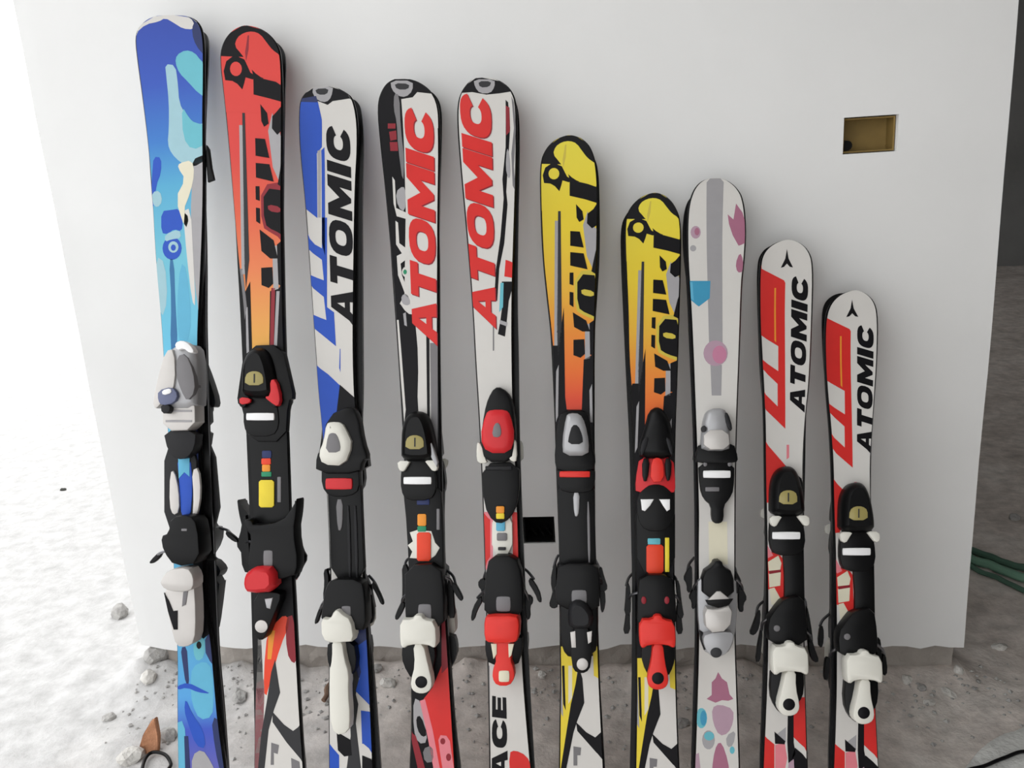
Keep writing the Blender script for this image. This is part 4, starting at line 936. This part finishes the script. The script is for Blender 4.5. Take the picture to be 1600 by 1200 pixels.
s.ext('heel_bracket', [(1091, 895), (1150, 895), (1152, 950), (1148, 1000), (1136, 1024), (1104, 1024), (1094, 1000), (1090, 950)], .010, .024, SILVER, sm=1)
h = s.ext('heel_housing', [(1115, 884), (1118, 876), (1128, 876), (1131, 886), (1146, 894), (1148, 935), (1098, 936), (1098, 896)], .010, .044, BLACK, sm=1, bev=.003)
s.ext('heel_mark', [(1106, 938), (1120, 924), (1126, 924), (1140, 936)], .043, .0465, SILVER2, h, 0); s.ext('heel_mark', [(1102, 938), (1146, 936), (1140, 945), (1122, 950), (1106, 945)], .043, .048, BLACK, h, 0)
l = s.ext('heel_lever', [(1100, 950), (1120, 953), (1146, 946), (1141, 986), (1104, 990)], .028, .054, SILVER2, sm=1, bev=.003)
s.ext('lever_end', [(1102, 990), (1142, 986), (1148, 995), (1138, 1020), (1120, 1029), (1106, 1022), (1098, 1002)], .024, .046, SILVER, sm=1); s.disk('lever_hole', 1119, 1020, 9, 8, .045, .0472, CHARINK, l)
s.ext('heel_slot', [(1093, 985), (1098, 988), (1104, 1015), (1100, 1016), (1094, 1000)], .023, .028, DARK, None, 0)
s.brake([(1096, 905, .02), (1086, 914, .012), (1084, 922, 0)], [(1088, 912), (1090, 935), (1087, 950), (1081, 953), (1081, 940), (1076, 934), (1080, 924)])
s.brake([(1150, 905, .02), (1158, 914, .012), (1160, 922, 0)], [(1154, 911), (1162, 922), (1168, 935), (1162, 944), (1162, 957), (1154, 956), (1153, 935)])
s.pair()

# ================================================================== SKI 9 / 10  short white and red
def small_red(s, tf, th, tt):
    def D(m, p, lv, sm=0): s.decal(m, [tf(*q) for q in p], lv, sm)
    D(RED, [(1178, 413), (1190, 420), (1225, 438), (1227, 442), (1227, 670), (1192, 636), (1192, 612), (1215, 635), (1215, 600), (1191, 577), (1190, 562), (1216, 580), (1216, 541), (1188, 524), (1178, 515)], 1)
    D(ORANGE, [(1210, 450), (1212.5, 450), (1212.5, 535), (1210, 532)], 2)
    D(RED, [(1185, 686), (1195, 690), (1227, 727), (1226, 748), (1212, 765), (1205, 785), (1185, 785)], 1); D(INK, [(1227, 727), (1246, 742), (1270, 764), (1270, 800), (1204, 800), (1212, 764), (1226, 748)], 2)
    D(PINK, [(1229, 695), (1233, 695), (1233, 715), (1229, 718)], 2)
    D(INK, [(1229.5, 389), (1232, 404), (1239, 418), (1234, 417), (1229.5, 412), (1225, 417), (1220, 418.5), (1227, 404)], 3)
    word(s, 'ATOMIC', (1257, 645), (1263, 438), (-23, -8), (-26, -8), INK, 3, .12, None, tf)
    # printed strip beside the plate
    D2 = lambda m, p, lv, sm=0: s.decal(m, [th(*q) for q in p], lv, sm)
    D2(RED, [(1190, 862), (1200, 862), (1216, 864), (1224, 874), (1226, 925), (1222, 945), (1214, 925), (1190, 920)], 1)
    D2(PINK, [(1192, 850), (1198, 850), (1208, 868), (1200, 872), (1192, 870)], 2); D2(CREAM, [(1200, 878), (1216, 868), (1221, 880), (1219, 890), (1201, 892)], 2); D2(CREAM, [(1201, 896), (1220, 894), (1219, 915), (1202, 918)], 2)
    D2(DRED, [(1202, 892), (1220, 890), (1220, 894), (1202, 897)], 3); D2(CREAM, [(1202, 920), (1210, 918), (1222, 940), (1230, 945), (1205, 945)], 2); D2(CREAM, [(1203, 948), (1208, 950), (1210, 966), (1204, 962)], 2)
    D2(RED, [(1212, 922), (1222, 912), (1226, 922), (1222, 936)], 3)
    T = lambda m, p, lv, sm=0: s.decal(m, [tt(*q) for q in p], lv, sm)
    T(RED, [(1185, 1145), (1194, 1150), (1210, 1163), (1210, 1215), (1180, 1215)], 1); T(INK, [(1210, 1143), (1218, 1150), (1227, 1158), (1226, 1163), (1211, 1162)], 2); T(LGREY, [(1210, 1150), (1228, 1136), (1228, 1160)], 1)
    T(PINK, [(1211, 1164), (1226, 1160), (1230, 1185), (1224, 1215), (1211, 1215)], 1); T(INK, [(1231, 1110), (1240, 1112), (1240, 1160), (1243, 1178), (1232, 1195), (1230, 1160)], 3)
    T(RED, [(1240, 1090), (1268, 1090), (1268, 1178), (1252, 1168), (1240, 1152)], 2); T(WHITE, [(1240, 1152), (1248, 1160), (1264, 1174), (1270, 1190), (1254, 1178), (1242, 1165)], 4)
    T(INK, [(1242, 1168), (1254, 1178), (1272, 1192), (1272, 1215), (1240, 1215), (1236, 1190)], 3); T(LMAUVE, [(1232, 1192), (1240, 1186), (1242, 1215), (1230, 1215)], 4)
s = Ski('ski', [(1230, 373), (1208, 380), (1192, 394), (1186, 415), (1186, 500), (1190, 575), (1194, 650), (1195, 760), (1197, 850), (1198, 920), (1198, 1000), (1196, 1080), (1194, 1120), (1191, 1200)],
        [(1230, 373), (1250, 378), (1264, 390), (1272, 412), (1270, 500), (1266, 600), (1260, 650), (1256, 720), (1257, 780), (1257, 920), (1258, 1000), (1260, 1100), (1263, 1200)], .40,
        'white and red short ski, the taller of the two at the right end', 'rear ski behind the taller of the two white and red short skis', du=.003, dv=.008)
small_red(s, ident, ident, ident)
s.finish(WHITE)
def small_binding(s, ox, oy, hx, hy, rx, brk):
    toe_window(s, 1232 + ox, 778 + oy, WPLAST, -3, rel(ox, oy, [(1218, 836), (1256, 836), (1257, 900), (1258, 960), (1226, 960), (1226, 880)]))
    heel_block(s, rel(ox, (oy + hy) / 2, [(1226, 935), (1256, 930), (1262, 970), (1262, 1010), (1202, 1010), (1200, 970), (1212, 952)]), .040)
    s.disk('heel_screw', 1214 + ox, 982 + hy, 5, 5, .039, .0412, GREYINK)
    s.ext('heel_frame', rel(hx, hy, [(1206, 1040), (1256, 1040), (1257, 1080), (1250, 1098), (1224, 1118), (1212, 1108), (1203, 1085)]), .010, .026, BLACK, sm=1)
    heel_lever(s, 1236 + hx, 1030 + hy, rx, 1101 + hy + (0 if hy == 0 else 0), WPLAST, INK, 1.0, False)
    for p, f in brk: s.brake(p, f)
small_binding(s, 0, 0, 0, 0, 1233, [
    ([(1204, 965, .02), (1192, 972, .012), (1190, 985, 0)], [(1190, 976), (1192, 990), (1190, 1012), (1188, 1034), (1180, 1035), (1184, 1004)]),
    ([(1258, 985, .02), (1266, 992, .012), (1268, 1002, 0)], [(1262, 994), (1268, 996), (1274, 1015), (1281, 1034), (1272, 1036), (1264, 1022)])])
s.pair()
s = Ski('ski', [(1335, 452), (1313, 459), (1297, 473), (1289, 495), (1288, 540), (1290, 600), (1296, 660), (1300, 720), (1301, 780), (1304, 870), (1305, 960), (1305, 1060), (1304, 1110), (1301, 1200)],
        [(1335, 452), (1354, 457), (1368, 472), (1373, 495), (1372, 560), (1368, 620), (1364, 680), (1361, 730), (1363, 800), (1366, 900), (1367, 960), (1369, 1080), (1370, 1120), (1374, 1200)], .39,
        'shortest white and red ski, rightmost of the row', 'rear ski behind the shortest white and red ski, rightmost', du=.003, dv=.008)
tf10 = lambda x, y: (x + 102 + (y - 412) * .013, 452 + (y - 372) * .94 - max(0, y - 650) * .06)
th10 = lambda x, y: (x + 108, y + 24)
tt10 = lambda x, y: (x + 110, y + 12)
small_red(s, tf10, th10, tt10)
s.finish(WHITE)
small_binding(s, 110, 25, 116, 13, 1350, [
    ([(1312, 1010, .02), (1300, 1018, .012), (1296, 1028, 0)], [(1290, 1026), (1298, 1028), (1297, 1045), (1294, 1063), (1287, 1062), (1288, 1040)]),
    ([(1368, 1005, .02), (1378, 1014, .012), (1382, 1022, 0)], [(1378, 1022), (1384, 1020), (1388, 1050), (1382, 1058), (1378, 1045)])])
s.pair()

# ------------------------------------------------------------------ loose things on the ground
STONE = wall_mat('pale_stone', (0.50, 0.48, 0.45, 1), (0.66, 0.64, 0.60, 1), 40, 0.5, 120)
GSTONE = wall_mat('grey_stone', (0.30, 0.29, 0.28, 1), (0.46, 0.45, 0.43, 1), 40, 0.5, 120)
CLAY = wall_mat('fired_clay', (0.36, 0.17, 0.09, 1), (0.48, 0.24, 0.14, 1), 30, 0.5, 120)
def stone(px, py, rx, ry, rz, m, label, seed, name='stone', cat='stone', sub=2):
    p = on_floor(px, py); bm = bmesh.new(); bmesh.ops.create_icosphere(bm, subdivisions=sub, radius=1)
    for v in bm.verts:
        n = 1 + 0.28 * noise.noise(v.co * 1.6 + Vector((seed, seed * 2, 0))) + .12 * noise.noise(v.co * 4 + Vector((seed, 0, 3)))
        v.co = Vector((v.co.x * rx * n, v.co.y * ry * n, max(v.co.z, -.55) * rz * n))
    zm = min(v.co.z for v in bm.verts)
    me = bpy.data.meshes.new(name); bm.to_mesh(me); bm.free(); me.materials.append(m)
    for f in me.polygons: f.use_smooth = sub > 2
    o = bpy.data.objects.new(name, me); COL.objects.link(o)
    o.location = (p.x, p.y, ground_z(p.x, p.y) - zm - 0.002); o.rotation_euler.z = seed
    return tag(o, label, cat)
stone(1417, 1066, .011, .009, .008, STONE, 'pale pebble by the right end of the wall, leftmost of that cluster', 1.1)
stone(1482, 1080, .016, .009, .007, STONE, 'longish pale pebble under the right corner of the wall', 2.0)
stone(1452, 1099, .012, .008, .005, STONE, 'flat pale pebble nearest the camera by the right wall corner', 3.3)
stone(1440, 1078, .010, .008, .006, GSTONE, 'dull grey pebble between pale ones at the right wall corner', 4.2)
stone(1497, 1058, .009, .008, .009, STONE, 'small pale chip right against the wall corner', 5.9)
stone(1561, 1012, .017, .010, .007, STONE, 'pale flat stone on the dirt right of the wall corner', 6.4)
stone(1585, 808, .016, .014, .010, GSTONE, 'dark stone far right on the dirt beyond the hoses', 7.7)
stone(188, 962, .026, .018, .020, GSTONE, 'grey lump of mortar beside the left foot of the wall', 8.6)
stone(99, 766, .012, .009, .006, mat('dark_chip', rgb(70, 70, 66), .8), 'small dark chip alone on the bright ground at left', 9.2)
stone(252, 1042, .034, .024, .020, GSTONE, 'grey rubble lump below the left wall corner, largest there', 10.4)
stone(235, 1070, .020, .016, .014, STONE, 'pale rubble lump left of the blue ski, mid height', 11.6)
stone(170, 1118, .014, .011, .008, GSTONE, 'grey pebble on the pale ground left of the clay shard', 12.8)
stone(205, 1185, .026, .020, .014, STONE, 'white plaster lump under the clay shard', 13.1)
stone(262, 1150, .020, .016, .012, GSTONE, 'grey lump between clay shard and blue ski', 14.9)
stone(607, 1078, .018, .012, .010, STONE, 'pale lump on the dirt between blue white ski and black white ski', 15.5)
stone(590, 1060, .013, .010, .007, GSTONE, 'grey pebble just behind the pale lump between two skis', 16.1)
stone(848, 1068, .010, .009, .007, STONE, 'pale pebble left of the taller yellow ski', 17.3)
stone(720, 1030, .022, .013, .008, GSTONE, 'flat grey stone at the wall foot between lettered skis', 18.9)
stone(1065, 1130, .016, .012, .008, GSTONE, 'grey pebble between the shorter yellow ski and white flowered ski', 19.4)
stone(375, 1090, .020, .014, .009, GSTONE, 'grey pebble between the blue ski and red black ski', 20.7)

def shard(pts, z0, m, label, name, cat, h=.014, up=0.5):
    P = [on_floor(x, y) for x, y in pts]; c = sum(P, Vector()) / len(P)
    poly = [((p - c).x, (p - c).y) for p in P]
    V, Fc = loft(poly, [(0.001, 0), (0, .003), (0, h - .003), (.002, h)])
    zb = max(ground_z(p.x, p.y) for p in P)
    o = link_mesh(name, V, Fc, m); o.location = (c.x, c.y, zb + z0 + .001); o.rotation_euler.x = 0
    return tag(o, label, cat)
def clay():
    a, b = on_floor(216, 1165), on_floor(250, 1180)
    base = (a + b) / 2
    # a broken wedge of hollow brick standing on edge
    V = []; out = [(-.020, 0), (.018, -.002), (.021, .030), (.017, .064), (.010, .060), (-.006, .036)]
    ring = [[(x, -.007 + .002 * math.sin(i * 2), z) for i, (x, z) in enumerate(out)], [(x * .94, .007 - .002 * math.cos(i), z * .96) for i, (x, z) in enumerate(out)]]
    V = ring[0] + ring[1]; n = len(out)
    Fc = [tuple(range(n)), tuple(range(2 * n - 1, n - 1, -1))] + [(i, i + n, (i + 1) % n + n, (i + 1) % n) for i in range(n)]
    o = link_mesh('brick_shard', V, Fc, CLAY)
    bm = bmesh.new(); bm.from_mesh(o.data); bmesh.ops.bevel(bm, geom=bm.edges[:], offset=.0016, segments=2, affect='EDGES'); bm.to_mesh(o.data); bm.free()
    o.location = (base.x, base.y, ground_z(base.x, base.y) - .002); o.rotation_euler = (math.radians(-14), 0, math.radians(8))
    tag(o, 'orange brown clay shard standing left of the blue ski tail', 'brick shard')
clay()
p = on_floor(506, 1100); LEAF = wall_mat('dry_leaf', (0.13, 0.08, 0.06, 1), (0.2, 0.13, 0.09, 1), 30, .3, 90)
V, Fc = tube(spline([(0, 0, 0), (.003, .012, .004), (-.002, .03, .006), (.001, .06, .004)], 5), .005, 7)
o = link_mesh('twig', V, Fc, LEAF, smooth=True); o.location = (p.x, p.y, ground_z(p.x, p.y) + .006); tag(o, 'brown twig lying half hidden left of the blue and white ski', 'twig')
def cable(name, pts, r, m, label, cat, z=0.0):
    P = []
    for x, y in pts:
        q = on_floor(x, y); P.append(Vector((q.x, q.y, 0)))
    P = spline(P, 8); P = [Vector((q.x, q.y, ground_z(q.x, q.y) + r + .001 + z)) for q in P]
    c = P[0].copy(); V, Fc = tube([q - c for q in P], r, 10)
    o = link_mesh(name, V, Fc, m, smooth=True); o.location = c
    return tag(o, label, cat)
HOSE1 = mat('dark_green_rubber', rgb(78, 108, 92), .5); HOSE2 = mat('mid_green_rubber', rgb(112, 150, 128), .5)
cable('hose', [(1490, 852), (1520, 868), (1550, 878), (1580, 888), (1610, 896), (1660, 910), (1720, 930)], .0085, HOSE1, 'dark green hose, upper one right of the wall', 'hose')
cable('hose', [(1490, 864), (1520, 880), (1545, 888), (1570, 898), (1600, 908), (1660, 922), (1720, 944)], .0105, HOSE2, 'thick mid green hose, middle one right of the wall', 'hose')
cable('hose', [(1490, 876), (1520, 890), (1545, 898), (1568, 908), (1600, 924), (1660, 942), (1720, 964)], .006, HOSE1, 'thin dark green hose, lowest one right of the wall', 'hose')
cable('cable', [(1500, 1215), (1545, 1200), (1570, 1192), (1600, 1184), (1650, 1176)], .0028, BLACK, 'thin dark cable across the pale patch at lower right', 'cable', .008)
cable('wire', [(222, 1212), (228, 1190), (240, 1180), (258, 1184), (268, 1200), (255, 1215)], .003, BLACK, 'black wire loop on the ground under the clay shard', 'wire', .004)
CEM = wall_mat('cement_skim', (0.52, 0.52, 0.50, 1), (0.66, 0.66, 0.63, 1), 20, .4, 80)
def patch():
    pts = [(1480, 1230), (1520, 1176), (1552, 1152), (1590, 1136), (1640, 1120), (1700, 1160), (1700, 1260), (1560, 1270)]
    P = [on_floor(x, y) for x, y in chaikin(pts, 2)]; c = sum(P, Vector()) / len(P)
    V = [Vector((0, 0, ground_z(c.x, c.y) + .007))]; n = len(P); Fc = []
    for k, (s_, z) in enumerate(((.5, .007), (.9, .005), (1.0, -.004))):
        for p in P:
            q = c + (p - c) * s_; V.append(Vector((q.x - c.x, q.y - c.y, ground_z(q.x, q.y) + z)))
    for i in range(n):
        j = (i + 1) % n; Fc.append((0, 1 + i, 1 + j))
        for k in range(2): Fc.append((1 + k * n + i, 1 + (k + 1) * n + i, 1 + (k + 1) * n + j, 1 + k * n + j))
    o = link_mesh('cement_patch', V, Fc, CEM, smooth=True); o.location = (c.x, c.y, 0)
    tag(o, 'pale dried cement patch on the floor at the lower right corner', 'cement patch')
patch()
def gravel():
    V, Fc = [], []; rnd = random.Random(3)
    for _ in range(900):
        if rnd.random() < .55: x, y = rnd.uniform(XL - .15, XR + .1), -abs(rnd.gauss(0, .09)) - .008
        else: x, y = rnd.uniform(-1.6, 1.3), rnd.uniform(-.5, .05)
        if y > -.008 and XL - .02 < x < XR + .02: continue
        if (-1 < x < .75 and y < -.26) or x < -.95 or (x > .4 and y < -.2): continue
        r = rnd.uniform(.0015, .006); z = ground_z(x, y) + r * .3; b = len(V)
        for d in ((1, 0, 0), (-1, 0, 0), (0, 1, 0), (0, -1, 0), (0, 0, 1), (0, 0, -1)):
            V.append((x + d[0] * r * rnd.uniform(.6, 1.4), y + d[1] * r * rnd.uniform(.6, 1.4), z + d[2] * r * rnd.uniform(.4, .8)))
        Fc += [tuple(b + i for i in f) for f in ((0, 2, 4), (2, 1, 4), (1, 3, 4), (3, 0, 4), (2, 0, 5), (1, 2, 5), (3, 1, 5), (0, 3, 5))]
    o = link_mesh('gravel', V, Fc, [GSTONE], kind='stuff')
    tag(o, 'fine grey grit scattered on the dirt along the wall foot', 'gravel')
gravel()
